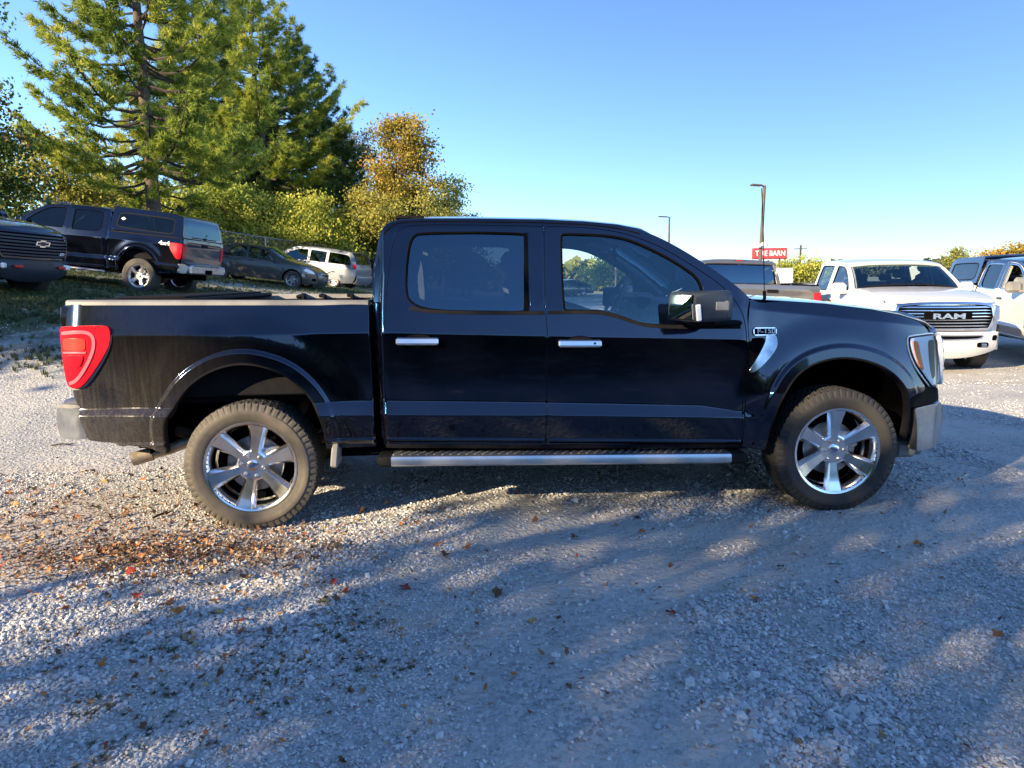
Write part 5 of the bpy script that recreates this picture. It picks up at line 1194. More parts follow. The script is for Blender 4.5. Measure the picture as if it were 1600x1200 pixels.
# (x, y, colour, size, label)
for (x, y, c, s, lab) in [
 (1.01, -.93, 'red', .06, 'bright red leaf, largest red one in the middle foreground gravel'), (.65, -.83, 'red', .05, 'dark red leaf below the rear wheel, beside a tan stone'), (.30, -1.23, 'red', .05, 'dark red leaf just above the central weed tufts'),
 (.72, -.95, 'red', .045, 'red leaf touching the yellow leaf below the rear wheel'), (.64, -1.06, 'yellow', .06, 'yellow leaf next to a red leaf, left of the foreground centre'), (.17, -.72, 'brown', .07, 'curled brown leaf just below the leaf pile'),
 (-.28, -.92, 'red', .06, 'deep red leaf on the left, in the shade below the leaf pile'), (1.62, -1.30, 'yellow', .055, 'pale yellow star shaped leaf below the rear door'), (1.47, -1.02, 'brown', .06, 'dark leaf on the gravel under the running board centre'),
 (2.25, -1.28, 'red', .05, 'rusty red leaf on the gravel right of centre foreground'), (2.68, -1.20, 'orange', .055, 'orange leaf below the front door, right of a rusty red leaf'), (1.32, -.42, 'orange', .05, 'orange leaf on the strip between shade and running board'),
 (1.20, -.52, 'brown', .06, 'brown leaf cluster below the rear door on shaded gravel'), (2.36, -.28, 'orange', .05, 'small orange leaf under the front door, nearest the truck'), (1.95, -.32, 'brown', .055, 'brown leaf under the seam between the doors'),
 (3.85, -.62, 'orange', .06, 'orange leaf on the gravel right of the front wheel'), (3.55, -1.62, 'orange', .05, 'orange leaf in the bottom right light patch'), (-.02, -1.10, 'orange', .065, 'flat orange brown leaf left of the weed tufts'),
 (.17, -1.14, 'yellow', .06, 'curled cream yellow leaf above the left weed tufts'), (-.1, -1.02, 'brown', .07, 'brown curled leaf left of the cream yellow leaf'), (.12, -1.0, 'orange', .055, 'tan orange leaf above the cream yellow leaf'),
 (-.62, -.80, 'brown', .07, 'large brown leaf at the lower left edge of the sunlight'), (-.55, -1.05, 'orange', .05, 'orange leaf nearest the left edge of the picture'), (2.95, -.86, 'brown', .045, 'small dark leaf below the front wheel, to its left'),
 (-.45, -.62, 'red', .055, 'small red leaf on the sunlit gravel at far left'), (1.0, .02, 'orange', .045, 'orange leaf on the bright strip right of the rear wheel'), (.36, -.62, 'brown', .06, 'dark reddish brown leaf right below the leaf pile'), (2.60, -1.04, 'yellow', .045, 'tiny yellow leaf below the front door')]:
    k = {'red': 7, 'orange': 3, 'yellow': 6, 'brown': 0}[c]; o = bpy.data.objects.new('fallen_leaf', lf[k].data); link(o); o.location = (x, y, float(gz(x, y))+.018)
    o.rotation_euler = (random.uniform(-.4, .4), random.uniform(-.4, .4), random.uniform(0, 6)); o.scale = (s*1.15, s, s*1.2); tag(o, lab, 'leaf', 'fallen leaves on the gravel')
# weeds and grass
def tuft(k, mt, n=14, h=1., sp=.5):
    rr = np.random.default_rng(700+k); v = []; f = []
    for i in range(n):
        a = rr.uniform(0, 6.28); r = rr.uniform(0, .25); l = rr.uniform(.5, 1)*h; b = rr.uniform(.2, sp); w_ = .035
        x0, y0 = r*math.cos(a), r*math.sin(a); d = (math.cos(a+rr.uniform(-.8, .8)), math.sin(a)); p = (-d[1]*w_, d[0]*w_); q = len(v)
        v += [(x0-p[0], y0-p[1], 0), (x0+p[0], y0+p[1], 0), (x0+d[0]*b*.4-p[0], y0+d[1]*b*.4-p[1], l*.6), (x0+d[0]*b*.4+p[0], y0+d[1]*b*.4+p[1], l*.6), (x0+d[0]*b, y0+d[1]*b, l*.9)]
        f += [(q, q+1, q+3, q+2), (q+2, q+3, q+4)]
    return mesh_obj('grass_tuft', v, f, mt)
M['grass'] = random_mat('grass_blades', [(0, (.035, .06, .02)), (.5, (.06, .09, .03)), (.8, (.12, .14, .05)), (1, (.22, .19, .09))], .8)
M['weed'] = random_mat('weed_leaves', [(0, (.04, .055, .022)), (.5, (.07, .09, .035)), (1, (.16, .11, .055))], .8)
GC = protos('grass_tufts', [tuft(k, M['grass']) for k in range(5)]); WC = protos('weed_tufts', [tuft(10+k, M['weed'], 34, .5, 1.1) for k in range(4)])
g = np.random.default_rng(9); n = 90000; x = g.uniform(-16, 1, n); y = 4.6+24*g.uniform(0, 1, n)**1.5
k = g.uniform(size=n) < np.clip(sst(-1.0, -4.5, x)*sst(4.8, 7.4, y), 0, 1)*(sst(.34, .52, vnoise(x, y, 1.1, 31)*.6+vnoise(x, y, 3.2, 32)*.4)*.95+.05)*(1-.9*np.exp(-((y-20)/2.5)**2)*sst(-12, -6, x)); x, y = x[k], y[k]; n = len(x); s = g.uniform(.05, .13, n)
scatter('grass', np.stack([x, y, gz(x, y)-.005], 1), np.stack([0*x, 0*x, g.uniform(0, 6.3, n)], 1), np.repeat(s[:, None], 3, 1), g.integers(0, 5, n), GC)
cx = [(-.30, -1.55), (.06, -1.45), (.10, -1.36), (.50, -1.66), (.62, -1.58), (.20, -1.75), (.30, -1.95), (-.02, -1.85), (.80, -1.20), (.76, -1.38), (.95, -1.25), (.62, -1.85), (-.18, -1.35), (.45, -2.05), (.88, -1.52), (1.02, -1.62), (.15, -2.1), (.70, -1.02), (-.5, -1.30)]
x = []; y = []
for a, b in cx:
    q = g.integers(8, 22); x += list(g.normal(a, .06, q)); y += list(g.normal(b, .035, q))
x = np.array(x); y = np.array(y); n = len(x); s = g.uniform(.008, .026, n)
scatter('weeds', np.stack([x, y, gz(x, y)+.004], 1), np.stack([g.normal(0, .2, n), g.normal(0, .2, n), g.uniform(0, 6.3, n)], 1), np.repeat(s[:, None], 3, 1), g.integers(0, 4, n), WC)
# larger bits of debris
def twig(x, y, l, a, lab):
    mb = MB(); z = float(gz(x, y))+.014; d = (math.cos(a)*l/2, math.sin(a)*l/2)
    mb.tube([(x-d[0], y-d[1], z), (x-d[0]*.2, y-d[1]*.2+.01, z+.008), (x+d[0]*.5, y+d[1]*.5, z+.004), (x+d[0], y+d[1], z+.012)], [.007, .008, .007, .003], 6)
    tag(mb.build('twig', mat('bark_twig', (.035, .022, .015), .9)), lab, 'twig')
twig(-.68, .32, .13, .9, 'dark twig on the sunlit gravel left of the rear wheel')
twig(-2.55, 2.6, .22, .1, 'dark piece of bark on the gravel at the left edge')

# ================================================================== trees
def leaf_mat(name, stops, trans=.35, rough=.6):
    m = bpy.data.materials.new(name); m.use_nodes = True; nt = m.node_tree; b = nt.nodes['Principled BSDF']; b.inputs['Roughness'].default_value = rough; b.inputs['Specular IOR Level'].default_value = .25
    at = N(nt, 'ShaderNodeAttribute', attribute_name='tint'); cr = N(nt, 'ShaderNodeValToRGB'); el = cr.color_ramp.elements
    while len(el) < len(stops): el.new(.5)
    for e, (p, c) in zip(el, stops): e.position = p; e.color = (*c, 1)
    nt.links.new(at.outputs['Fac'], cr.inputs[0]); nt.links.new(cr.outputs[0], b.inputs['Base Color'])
    t = N(nt, 'ShaderNodeBsdfTranslucent'); mx_ = N(nt, 'ShaderNodeMixShader'); mx_.inputs[0].default_value = trans; nt.links.new(cr.outputs[0], t.inputs[0])
    nt.links.new(b.outputs[0], mx_.inputs[1]); nt.links.new(t.outputs[0], mx_.inputs[2]); nt.links.new(mx_.outputs[0], nt.nodes['Material Output'].inputs[0])
    return m
LM = {
 'pine': leaf_mat('pine_needles', [(0, (.06, .11, .025)), (.35, (.20, .28, .05)), (.7, (.44, .50, .08)), (1, (.70, .60, .14))], .5),
 'pine_dark': leaf_mat('pine_needles_dark', [(0, (.04, .08, .03)), (.5, (.11, .19, .05)), (1, (.30, .36, .08))], .45),
 'green': leaf_mat('green_leaves', [(0, (.04, .09, .02)), (.5, (.13, .22, .04)), (1, (.36, .42, .08))], .45),
 'yellowgreen': leaf_mat('yellow_green_leaves', [(0, (.18, .24, .04)), (.5, (.45, .50, .09)), (1, (.72, .66, .16))], .5),
 'orange': leaf_mat('autumn_leaves', [(0, (.12, .14, .03)), (.35, (.34, .28, .05)), (.75, (.56, .32, .06)), (1, (.66, .36, .12))]),
 'olive': leaf_mat('olive_leaves', [(0, (.10, .13, .03)), (.5, (.28, .31, .07)), (1, (.50, .46, .12))], .45),
 'greygreen': leaf_mat('grey_green_leaves', [(0, (.05, .065, .045)), (1, (.16, .17, .10))]),
 'reddark': leaf_mat('dark_reddening_leaves', [(0, (.04, .09, .025)), (.7, (.11, .18, .04)), (.9, (.22, .16, .05)), (1, (.36, .13, .08))], .45),
}
M['bark'] = mat('bark', (.10, .075, .055), .9, var=.45, vscale=6, bump=.8, bscale=22)
M['bark_dark'] = mat('bark_dark', (.05, .04, .032), .9, var=.4, vscale=6, bump=.8, bscale=22)
def quads(name, C, D, U, ln, wd, tint, m, parent, tri=False):
    """leaf blades: centre C, long axis D, side axis U"""
    n = len(C); ln = ln[:, None]; wd = wd[:, None]
    if tri: V = np.stack([C-U*wd/2, C+U*wd/2, C+D*ln], 1); k = 3
    else:
        Nn_ = np.cross(D, U)*wd*.25
        V = np.stack([C-D*ln/2, C-U*wd/2+Nn_, C+D*ln/2, C+U*wd/2+Nn_], 1); k = 4
    me = bpy.data.meshes.new(name); me.vertices.add(n*k); me.vertices.foreach_set('co', V.astype(np.float32).ravel()); me.loops.add(n*k); me.loops.foreach_set('vertex_index', np.arange(n*k, dtype=np.int32))
    me.polygons.add(n); me.polygons.foreach_set('loop_start', np.arange(0, n*k, k, dtype=np.int32)); me.update()
    a = me.attributes.new('tint', 'FLOAT', 'POINT'); a.data.foreach_set('value', np.repeat(np.clip(tint, 0, 1), k).astype(np.float32))
    me.materials.append(m); return link(bpy.data.objects.new(name, me), parent)
def unit(v): return v/(np.linalg.norm(v, axis=-1, keepdims=True)+1e-9)
def broadleaf(label, x, y, h, crowns, leafk, n=9000, size=.13, cat='tree', trunk=.16, seed=1, name='tree', group=None, clump=.55, bare=0, base=None, tbias=0., zb=None, gap=.0, bark='bark'):
    """crowns: list of (dx, dy, z, rx, ry, rz) ellipsoids above the base"""
    g = np.random.default_rng(seed); z0 = float(gz(x, y)) if zb is None else zb
    root = thing(name, label, cat, (x, y, z0), group=group)
    limbs = MB(); tr = MB(); top = max(c[2] for c in crowns)
    lean = g.normal(0, .04, 2)*h
    tp = [(0, 0, -.2), (lean[0]*.2, lean[1]*.2, top*.35), (lean[0]*.6, lean[1]*.6, top*.7), (lean[0], lean[1], top*1.02)]
    tr.tube(tp, [trunk, trunk*.8, trunk*.5, trunk*.15], 10)
    Cs = []; Ws = []
    vol = np.array([c[3]*c[4]*c[5] for c in crowns]); vol = vol/vol.sum()
    for ci, c in enumerate(crowns):
        k = max(5, int(round(vol[ci]*70))); 
        for _ in range(k):
            d = unit(g.normal(size=3)); r = g.uniform(.35, 1)**.6*g.uniform(.75, 1.12); p = np.array(c[:3])+d*np.array(c[3:])*r
            if p[2] < .15: p[2] = .15+g.uniform(0, .3)
            t = np.clip(p[2]/top*.8, .1, .95); q = np.array([np.interp(t*top, [a[2] for a in tp], [a[w_] for a in tp]) for w_ in (0, 1)]+[t*top*.85])
            mid = (p+q)/2+g.normal(0, .12, 3)*np.linalg.norm(p-q)*.5+np.array([0, 0, .05]); rr = trunk*.22
            limbs.tube([tuple(q), tuple(mid), tuple(p)], [rr, rr*.6, rr*.2], 5)
            for __ in range(2):
                e = p+g.normal(0, .45, 3)*clump; limbs.tube([tuple(mid*.4+p*.6), tuple(e)], [rr*.35, rr*.1], 4)
            Cs.append(p); Ws.append(g.uniform(.5, 1.5))
    tr.build('trunk', M[bark], root); o = limbs.build('limb', M[bark], root); o['kind'] = 'stuff'
    Cs = np.array(Cs); Ws = np.array(Ws); ct = g.uniform(0, 1, len(Cs))
    pick = g.choice(len(Cs), n, p=Ws/Ws.sum()); sc = clump*np.array([1, 1, .62])*(.6+.8*Ws[pick][:, None]*.6)
    off = g.normal(size=(n, 3))*sc*.62; C = Cs[pick]+off; C[:, 2] = np.maximum(C[:, 2], .05)
    D = unit(g.normal(size=(n, 3))+np.array([0, 0, -.3])); U = unit(np.cross(D, g.normal(size=(n, 3))))
    ln = size*g.uniform(.6, 1.3, n); tint = .15+.45*ct[pick]+.4*g.uniform(size=n)+tbias+.06*(C[:, 2]/top-.5)*2
    o = quads('crown', C, D, U, ln, ln*.72, tint, LM[leafk], root); o['kind'] = 'stuff'
    return root
def pine(label, x, y, h, rad, z0c=2.4, seed=1, leafk='pine', ntuft=9000, trunk=.24, clipz=None, lean=(0, 0), size=.20):
    g = np.random.default_rng(seed); zb = float(gz(x, y)); root = thing('pine_tree', label, 'tree', (x, y, zb))
    tr = MB(); tp = [(0, 0, -.3), (lean[0]*.3, lean[1]*.3, h*.35), (lean[0]*.7, lean[1]*.7, h*.7), (lean[0], lean[1], h)]
    tr.tube(tp, [trunk*1.15, trunk*.82, trunk*.5, .03], 12); tr.build('trunk', M['bark'], root)
    def tx(z): return np.array([np.interp(z, [a[2] for a in tp], [a[0] for a in tp]), np.interp(z, [a[2] for a in tp], [a[1] for a in tp])])
    lb = MB(); TC = []; TD = []; TT = []; z = z0c*.55
    while z < h-.3:
        k = g.integers(4, 7); a0 = g.uniform(0, 6.28)
        for q in range(k):
            a = a0+2*math.pi*q/k+g.normal(0, .2); t = (z-z0c)/(h-z0c)
            L_ = rad*(1-max(t, 0))**.75*g.uniform(.55, 1.15)*(1 if t > 0 else .6) 
            if t < 0 and g.uniform() < .45: L_ *= .5
            L_ = max(L_, .3); zz = z+g.uniform(-.2, .2); o_ = np.append(tx(zz), zz); d = np.array([math.cos(a), math.sin(a), 0])
            rise = .10+.55*max(t, 0); P_ = [o_+d*L_*s_+np.array([0, 0, L_*(rise*s_-.18*math.sin(s_*math.pi)+.10*s_**3)]) for s_ in np.linspace(0, 1, 6)]
            rb = .012+.016*L_; lb.tube([tuple(p) for p in P_], [rb, rb*.8, rb*.6, rb*.45, rb*.3, rb*.12], 5)
            if t < -.02 and g.uniform() < .5: continue
            tb = g.uniform(-.22, .22)
            nb = int(6+L_*5.5); side = np.array([-d[1], d[0], 0])
            for w_ in range(nb):
                s_ = g.uniform(.30, 1.0)**.8; i_ = min(int(s_*5), 4); f_ = s_*5-i_; p = P_[i_]*(1-f_)+P_[i_+1]*f_
                sl_ = L_*.34*(1.15-s_)*g.uniform(.5, 1.2)+.12; sd_ = side*(1 if g.uniform() < .5 else -1)*g.uniform(.5, 1)+d*.75+np.array([0, 0, g.uniform(-.02, .22)]); sd_ = sd_/np.linalg.norm(sd_)
                e = p+sd_*sl_
                if w_ % 2 == 0: lb.tube([tuple(p), tuple(e)], [.008, .003], 3)
                for u_ in range(max(2, int(sl_/.11))):
                    TC.append(p+sd_*sl_*g.uniform(.15, 1.05)+g.normal(0, .05, 3)); TD.append(sd_); TT.append(tb)
            TC.append(P_[-1]); TD.append(d); TT.append(tb)
        z += g.uniform(.34, .52)
    o = lb.build('branch', M['bark_dark'], root); o['kind'] = 'stuff'
    TC = np.array(TC); TD = np.array(TD); TT = np.array(TT); m_ = len(TC)
    if m_ > ntuft: k = g.choice(m_, ntuft, replace=False); TC, TD, TT = TC[k], TD[k], TT[k]; m_ = ntuft
    K = 15; C = np.repeat(TC, K, 0)+g.normal(0, .03, (m_*K, 3)); D = unit(np.repeat(TD, K, 0)*.75+g.normal(0, .62, (m_*K, 3))+np.array([0, 0, .22])); U = unit(np.cross(D, g.normal(size=D.shape)))
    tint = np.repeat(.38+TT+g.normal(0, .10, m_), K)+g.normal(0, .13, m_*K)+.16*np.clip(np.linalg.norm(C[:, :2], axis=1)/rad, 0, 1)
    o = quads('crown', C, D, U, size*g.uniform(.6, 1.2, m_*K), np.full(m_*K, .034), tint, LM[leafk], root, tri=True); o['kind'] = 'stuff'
    return root
pine('tall pine with a bare lower trunk, rising behind the topper pickup', -9.75, 22.2, 13.6, 4.4, 3.7, 3, ntuft=16500, trunk=.25, size=.22)
pine('broad pine rising behind the sedan, right of the tallest pine', -9.7, 37.3, 14.9, 6.2, 5.0, 8, ntuft=17500, trunk=.26, lean=(-.6, 0), size=.28)
pine('pine in second row between the two big pines', -13.2, 38.0, 18.0, 5.6, 1.0, 12, leafk='pine_dark', ntuft=9500, size=.30)
pine('dark pine standing behind the broad pine', -9.2, 43.0, 14.6, 5.2, 2.0, 19, leafk='pine_dark', ntuft=9000, size=.30)
pine('short dark pine right of the broad pine, behind the minivan', -5.6, 37.6, 8.6, 2.9, .6, 15, leafk='pine_dark', ntuft=6500, size=.26)
broadleaf('dark green tree with reddening tips at the left edge', -12.6, 17.6, 6.0, [(0, 0, 3.7, 1.3, 1.5, 1.8), (-1.5, .3, 3.0, 1.4, 1.4, 1.9), (.2, 0, 1.6, 1.5, 1.3, 1.5)], 'reddark', 15000, .12, seed=21)
broadleaf('thin branches of a half bare tree hanging into the top left corner', -12.2, 14.6, 7.5, [(1.1, .4, 6.3, 1.1, 1.0, .7), (.2, 0, 5.4, 1.0, 1.3, .9)], 'reddark', 1100, .13, seed=22, clump=.4)
broadleaf('yellow green tree behind the cab of the topper pickup', -15.2, 26.6, 5.6, [(0, 0, 3.9, 1.9, 1.5, 1.6), (1.6, 0, 2.3, 2.2, 1.5, 1.6), (-2, 0, 2.6, 1.8, 1.5, 1.6)], 'olive', 15000, .13, seed=23, tbias=.2)
broadleaf('yellow shrub left of the tall pine trunk', -15.0, 31.5, 4.8, [(0, 0, 2.9, 2.2, 1.5, 1.7), (2.0, 0, 2.2, 1.8, 1.5, 1.3)], 'yellowgreen', 10000, .14, 'shrub', seed=24, name='shrub', trunk=.08)
broadleaf('yellow green tree just right of the tall pine trunk', -11.2, 32.4, 4.9, [(0, 0, 3.0, 2.2, 1.5, 2.1), (-1.7, .3, 2.6, 1.8, 1.5, 1.8)], 'green', 12000, .15, seed=25, trunk=.1, tbias=.35)
broadleaf('bright yellow green bush behind the sedan windscreen', -8.9, 33.6, 4.2, [(0, 0, 2.3, 2.2, 1.5, 1.8), (1.5, 0, 1.9, 1.6, 1.4, 1.5), (-1.2, 0, 3.6, 1.2, 1.2, 1.0)], 'yellowgreen', 14000, .14, 'shrub', seed=39, name='shrub', trunk=.09)
broadleaf('big bright yellow green bush behind the minivan roof', -6.7, 34.0, 4.4, [(0, 0, 2.4, 1.8, 1.3, 1.9), (1.1, .4, 1.7, 1.5, 1.2, 1.3), (-.6, 0, 3.6, 1.3, 1.2, 1.1)], 'yellowgreen', 15000, .14, 'shrub', seed=26, name='shrub', trunk=.09, tbias=-.05)
broadleaf('mid green bush beside the truck cab, behind the minivan', -4.4, 37.0, 5.0, [(0, 0, 2.4, 2.0, 1.4, 2.2), (1.6, .5, 3.0, 1.8, 1.3, 1.7)], 'green', 14000, .15, 'shrub', seed=27, name='shrub', trunk=.1, tbias=.22)
broadleaf('tree with orange autumn crown above the truck cab', -2.1, 35.2, 9.3, [(0, 0, 8.0, 1.45, 1.2, 1.5), (.1, 0, 6.1, 1.8, 1.5, 1.3), (-1.1, 0, 5.1, 1.7, 1.4, 1.2)], 'orange', 17000, .14, seed=28, clump=.5, tbias=-.24)
broadleaf('yellow green lower tree under the orange crown', -1.7, 34.4, 6.2, [(0, 0, 4.0, 2.2, 1.6, 1.7), (-1.7, 0, 4.4, 1.3, 1.3, 1.6), (1.5, 0, 2.9, 1.8, 1.5, 1.6)], 'olive', 18000, .13, seed=29, tbias=.22)
broadleaf('olive tree at the right end of the tree line', -.1, 36.2, 6.9, [(0, 0, 5.6, 1.4, 1.2, 1.25), (.4, 0, 3.9, 1.75, 1.3, 1.3), (-.8, 0, 3.9, 1.4, 1.3, 1.6)], 'olive', 15000, .13, seed=30, clump=.48, tbias=.1)
broadleaf('sparse grey green tree behind the orange one', -6.9, 48.8, 11.0, [(0, 0, 8.6, 2.1, 1.5, 2.2), (-1.6, 0, 6.4, 2.3, 1.6, 1.9)], 'greygreen', 7500, .16, seed=31, clump=.45)
broadleaf('small thin tree right of the olive tree', 1.35, 44.5, 5.6, [(0, 0, 4.7, 1.05, .9, .9), (-.7, 0, 3.3, 1.3, 1.0, 1.0)], 'greygreen', 4000, .14, seed=32, clump=.4, trunk=.08)
broadleaf('low green shrub below the olive tree', .9, 42.5, 3.2, [(0, 0, 1.8, 2.4, 1.4, 1.4)], 'green', 6000, .15, 'shrub', seed=33, name='shrub', trunk=.05, tbias=.15)
broadleaf('dark tree between the two front pines', -10.8, 40.5, 8, [(0, 0, 4.6, 2.4, 1.8, 2.4), (-2.2, 0, 3.6, 2.2, 1.8, 2.2)], 'green', 11000, .17, seed=34)
broadleaf('far autumn tree above the two-tone pickup roof', 53.7, 63.7, 4.6, [(0, 0, 2.6, 2.6, 1.8, 1.5), (1.6, 0, 3.3, 1.3, 1.2, 1.2), (-2.2, 0, 1.9, 1.5, 1.3, 1.0)], 'orange', 5000, .22, seed=35, tbias=-.12, bark='bark_dark')
broadleaf('small far tree above the white pickup hood', 66.5, 88.3, 4.8, [(0, 0, 3.4, 1.8, 1.3, 1.5)], 'olive', 1500, .25, seed=36)
broadleaf('yellow green tree below the red sign', 34.2, 66.0, 3.6, [(0, 0, 2.1, 2.2, 1.4, 1.4), (-2.2, 0, 1.6, 1.6, 1.2, 1.2), (2.0, 0, 1.7, 1.5, 1.2, 1.1)], 'yellowgreen', 5000, .22, seed=37)
broadleaf('yellow green tree seen through the front door glass', 14.6, 55.8, 4.4, [(0, 0, 2.3, 2.6, 1.5, 1.6), (3.2, 0, 1.8, 2.0, 1.4, 1.2), (-2.6, 0, 1.5, 1.6, 1.3, 1.1)], 'yellowgreen', 6000, .2, seed=38, zb=0)
# trees standing left of and behind the camera: they shade the lot and show in the paint
SH = [(-9.9, -11.95, 9.6, [(0, 0, 6.3, 3.3, 3.1, 2.9), (1.2, -1.4, 4.8, 2.6, 2.2, 1.8)], 8200), (-14.1, -13.0, 7.6, [(0, 0, 5.0, 2.4, 2.2, 2.0)], 3400), (-17.9, -1.6, 9, [(0, 0, 5.8, 2.8, 2.8, 2.8)], 4600), (-22.3, 1.6, 9.5, [(0, 0, 6.6, 3.2, 3.0, 2.8)], 4600), (-31.0, 9.5, 9.5, [(0, 0, 6.6, 3.4, 3.4, 3.0)], 4600)]
SHL = ['broad shade tree standing left behind the viewpoint, nearest the lot', 'smaller shade tree at the left behind the viewpoint', 'shade tree left of the lot beside the black grille pickup', 'shade tree farther left on the bank', 'shade tree high on the bank, left of everything in view']
for i, (x, y, h, cr_, n) in enumerate(SH): broadleaf(SHL[i], x, y, h, cr_, 'green', int(n*1.25), .21, seed=50+i, clump=.85, trunk=.22)
def woods(name, xs, yf, hf, n, size, leafk, seed, zf=None):
    g = np.random.default_rng(seed); x = g.uniform(xs[0], xs[1], n); d = g.uniform(0, 1, n)
    y = yf(x)+g.normal(0, 1.2, n); hh = hf(x)*(.72+.5*vnoise(x, y*0, .22, seed)+.12*vnoise(x, 0*x, 1.1, seed+1)); z = hh*d**.8
    C = np.stack([x, y, z+gz(x, y)], 1); D = unit(g.normal(size=(n, 3))); U = unit(np.cross(D, g.normal(size=(n, 3)))); ln = size*g.uniform(.6, 1.4, n)
    o = quads(name, C, D, U, ln, ln*.8, vnoise(x, z, .5, seed)*.5+g.uniform(0, .4, n), LM[leafk], None); o['kind'] = 'stuff'; return o
woods('woods', (-34, 14), lambda x: -11.5+.04*x, lambda x: np.interp(x, [-34, -14, -2, 4, 9, 14], [6.5, 5.5, 3.1, 2.5, 1.6, .8]), 30000, .55, 'green', 71)
woods('woods', (-60, 330), lambda x: 330+0*x, lambda x: 5.5+2*vnoise(x, 0*x, .02, 5), 9000, 3.2, 'greygreen', 72)
woods('woods', (-60, 30), lambda x: 78+0*x, lambda x: 3.0+0*x, 9000, 1.0, 'olive', 73)

# ================================================================== fences, poles, sign
def fence(name, label, A, B, n, h):
    root = thing(name, label, 'fence', (A[0], A[1], float(gz(*A)))); z0 = float(gz(*A)); P = []
    for i in range(n+1):
        t = i/n; x = A[0]+(B[0]-A[0])*t; y = A[1]+(B[1]-A[1])*t; P.append((x-A[0], y-A[1], float(gz(x, y))-z0))
        mb = MB(); mb.tube([(P[-1][0], P[-1][1], P[-1][2]-.1), (P[-1][0], P[-1][1], P[-1][2]+h+.04)], .03, 8); mb.build('post', M['galv'], root)
    mb = MB(); mb.tube([(p[0], p[1], p[2]+h) for p in P], .024, 6); mb.build('top_rail', M['galv'], root)
    v = []; f = []; th = .0026
    for i in range(n):
        a, b = np.array(P[i]), np.array(P[i+1]); L_ = np.linalg.norm(b-a); k = int(L_/.16); d = (b-a)/L_
        for q in range(-int(h/.16), k+1):
            for sg in (1, -1):
                s0, s1 = q*.16, q*.16+h
                z0_, z1_ = (0, h) if sg > 0 else (h, 0)
                if s0 < 0: z0_ += (0-s0)*sg; s0 = 0
                if s1 > L_: z1_ -= (s1-L_)*sg; s1 = L_
                if s1 <= s0: continue
                p0 = a+d*s0+np.array([0, 0, z0_]); p1 = a+d*s1+np.array([0, 0, z1_]); m_ = len(v)
                v += [p0+[0, 0, th], p0-[0, 0, th], p1-[0, 0, th], p1+[0, 0, th]]; f.append((m_, m_+1, m_+2, m_+3))
    o = mesh_obj('chain_link', v, f, M['galv'], root, smooth=False); o['kind'] = 'stuff'
    return root
fence('chain_link_fence', 'chain link fence with steel top rail at the left edge, behind the black pickups', (-16.5, 16.0), (-10.6, 18.4), 3, 2.05)
fence('chain_link_fence', 'chain link fence running behind the sedan and the minivan', (-12.2, 28.6), (-3.0, 36.0), 5, 1.95)
def lot_light(label, x, y, h, arm, lean=0.0, r=.075):
    z0 = float(gz(x, y)); root = thing('light_pole', label, 'light pole', (x, y, z0), (0, lean, 0))
    mb = MB(); mb.tube([(0, 0, -.1), (0, 0, h)], [r, r*.8], 10); mb.build('pole', M['pole_metal'], root)
    mb = MB(); mb.tube([(0, 0, h-.04), (-.12, 0, h)], .03, 6); mb.build('arm', M['pole_metal'], root)
    mb = MB(); mb.box((-.12-arm/2, 0, h+.01), (arm, .26, .06), b=.02, rot=(0, .05, 0)); mb.build('lamp_head', M['pole_metal'], root)
    mb = MB(); mb.box((0, 0, .12), (.3, .3, .24), b=.03); mb.build('base', M['galv'], root)
    return root
L1_ = lot_light('tall dark light pole in front of the red sign', 12.86, 23.7, 5.08, .42, .02)
mb = MB(); mb.lathe([(.0, .12), (.10, .10), (.17, .02), (.17, -.04), (.0, -.06)], 16, 'z', c=(-.16, 0, 2.74)); mb.box((0, 0, 2.72), (.14, .10, .10), b=.02); mb.build('flood_light', M['white_print'], L1_)
mb = MB(); mb.lathe([(.0, .12), (.10, .10), (.17, .02), (.17, -.04), (.0, -.06)], 16, 'z', c=(.10, 0, 2.80)); mb.build('flood_light', M['white_print'], L1_)
lot_light('shorter dark light pole above the windscreen of the black truck', 14.06, 41.0, 5.35, .58, .0, .07)
lot_light('thin pole seen through the front door glass', 11.9, 47.0, 6.2 if False else 3.0, .3, 0, .08)
SG = thing('sign', 'red roadside sign with white letters TIRE BARN behind the light pole', 'sign', (26.75, 55.4, 0), (0, 0, R(0)))
mb = MB(); mb.box((0, .0, 3.30), (2.95, .30, .92), b=.03); mb.build('sign_cabinet', mat('sign_frame', (.30, .03, .04), .4), SG)
mb = MB(); mb.box((0, -.17, 3.30), (2.80, .04, .78), b=.01); mb.build('sign_face', M['sign_red'], SG)
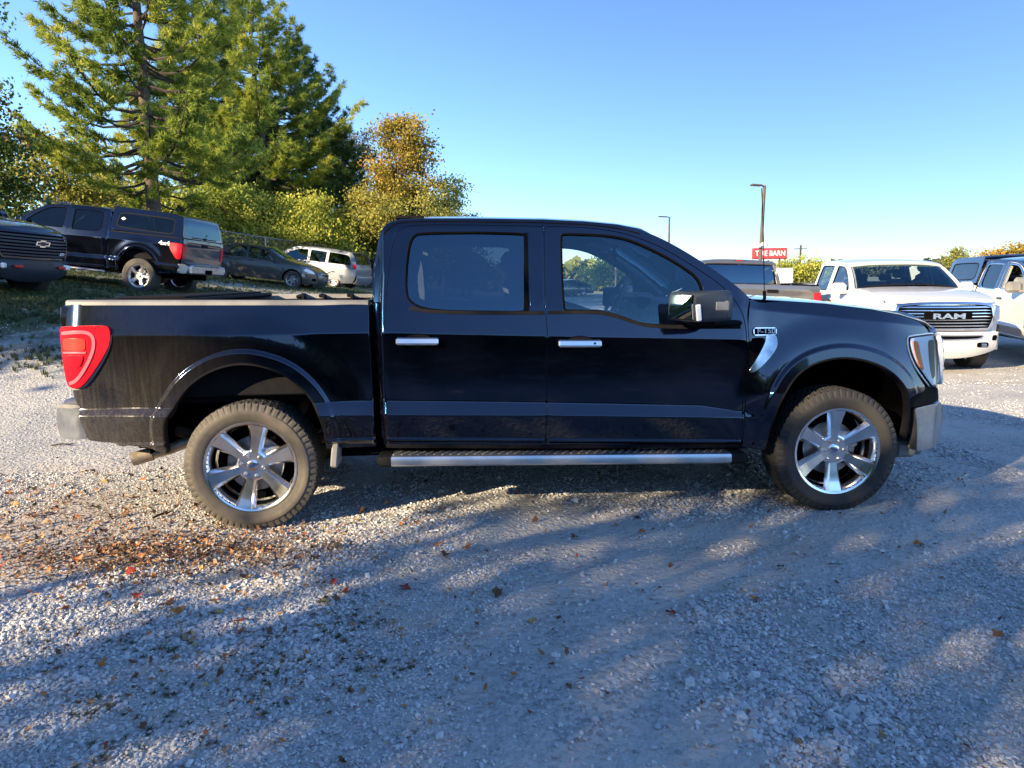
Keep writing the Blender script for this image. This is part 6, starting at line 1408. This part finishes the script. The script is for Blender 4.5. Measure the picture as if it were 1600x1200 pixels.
text_obj('sign_lettering', 'TIRE BARN', .62, M['white_print'], SG, frame((0, -.20, 3.30), (1, 0, 0), (0, 0, 1)), extrude=.01, bold=.012, sx=.87)
for x in (-.5, .9):
    mb = MB(); mb.tube([(x, 0, 0), (x, 0, 2.85)], .07, 8); mb.build('post', M['pole_metal'], SG)
UP_ = thing('utility_pole', 'thin far utility pole between the grey pickup and the white pickup', 'utility pole', (57.2, 114.4, 0))
mb = MB(); mb.tube([(0, 0, 0), (0, 0, 6.4)], .16, 8); mb.build('pole', M['bark_dark'], UP_)
mb = MB(); mb.box((0, 0, 5.8), (2.2, .12, .12)); mb.build('crossarm', M['bark_dark'], UP_)
BX = thing('box_trailer', 'white box trailer far behind the grey pickup bed', 'trailer', (21.7, 42.5, -.1), (0, 0, R(10)))
mb = MB(); mb.box((0, 0, 1.55), (1.1, 2.4, 1.0), b=.03); mb.build('cargo_box', M['white_print'], BX); mb = MB(); mb.box((0, 0, .95), (1.0, 2.6, .16), b=.02); mb.tube([(0, -1.3, .95), (0, -2.2, .6)], .05, 6); mb.build('chassis', M['dark'], BX)
for sx in (-.5, .5):
    mb = MB(); mb.lathe([(.0, -.09), (.25, -.09), (.33, -.05), (.33, .05), (.25, .09), (.0, .09)], 20, 'x', c=(sx, 0, .33)); mb.build('wheel', M['tyre'], BX)
# settle the parked vehicles on the ground under their wheels
for o in list(COL.objects):
    if o.parent is None and o.get('category') in ('pickup truck', 'car', 'van') and o is not HERO:
        wb = 3.70 if o['category'] == 'pickup truck' else 2.9; h = o.rotation_euler.z; x, y = o.location.x, o.location.y
        z0 = float(gz(x, y)); z1 = float(gz(x+wb*math.cos(h), y+wb*math.sin(h))); o.location.z = z0-.012; o.rotation_euler.y = -math.atan2(z1-z0, wb)
        zl = float(gz(x+.5*wb*math.cos(h)-.9*math.sin(h), y+.5*wb*math.sin(h)+.9*math.cos(h))); zr = float(gz(x+.5*wb*math.cos(h)+.9*math.sin(h), y+.5*wb*math.sin(h)-.9*math.cos(h)))
        o.rotation_euler.x = math.atan2(zl-zr, 1.8)
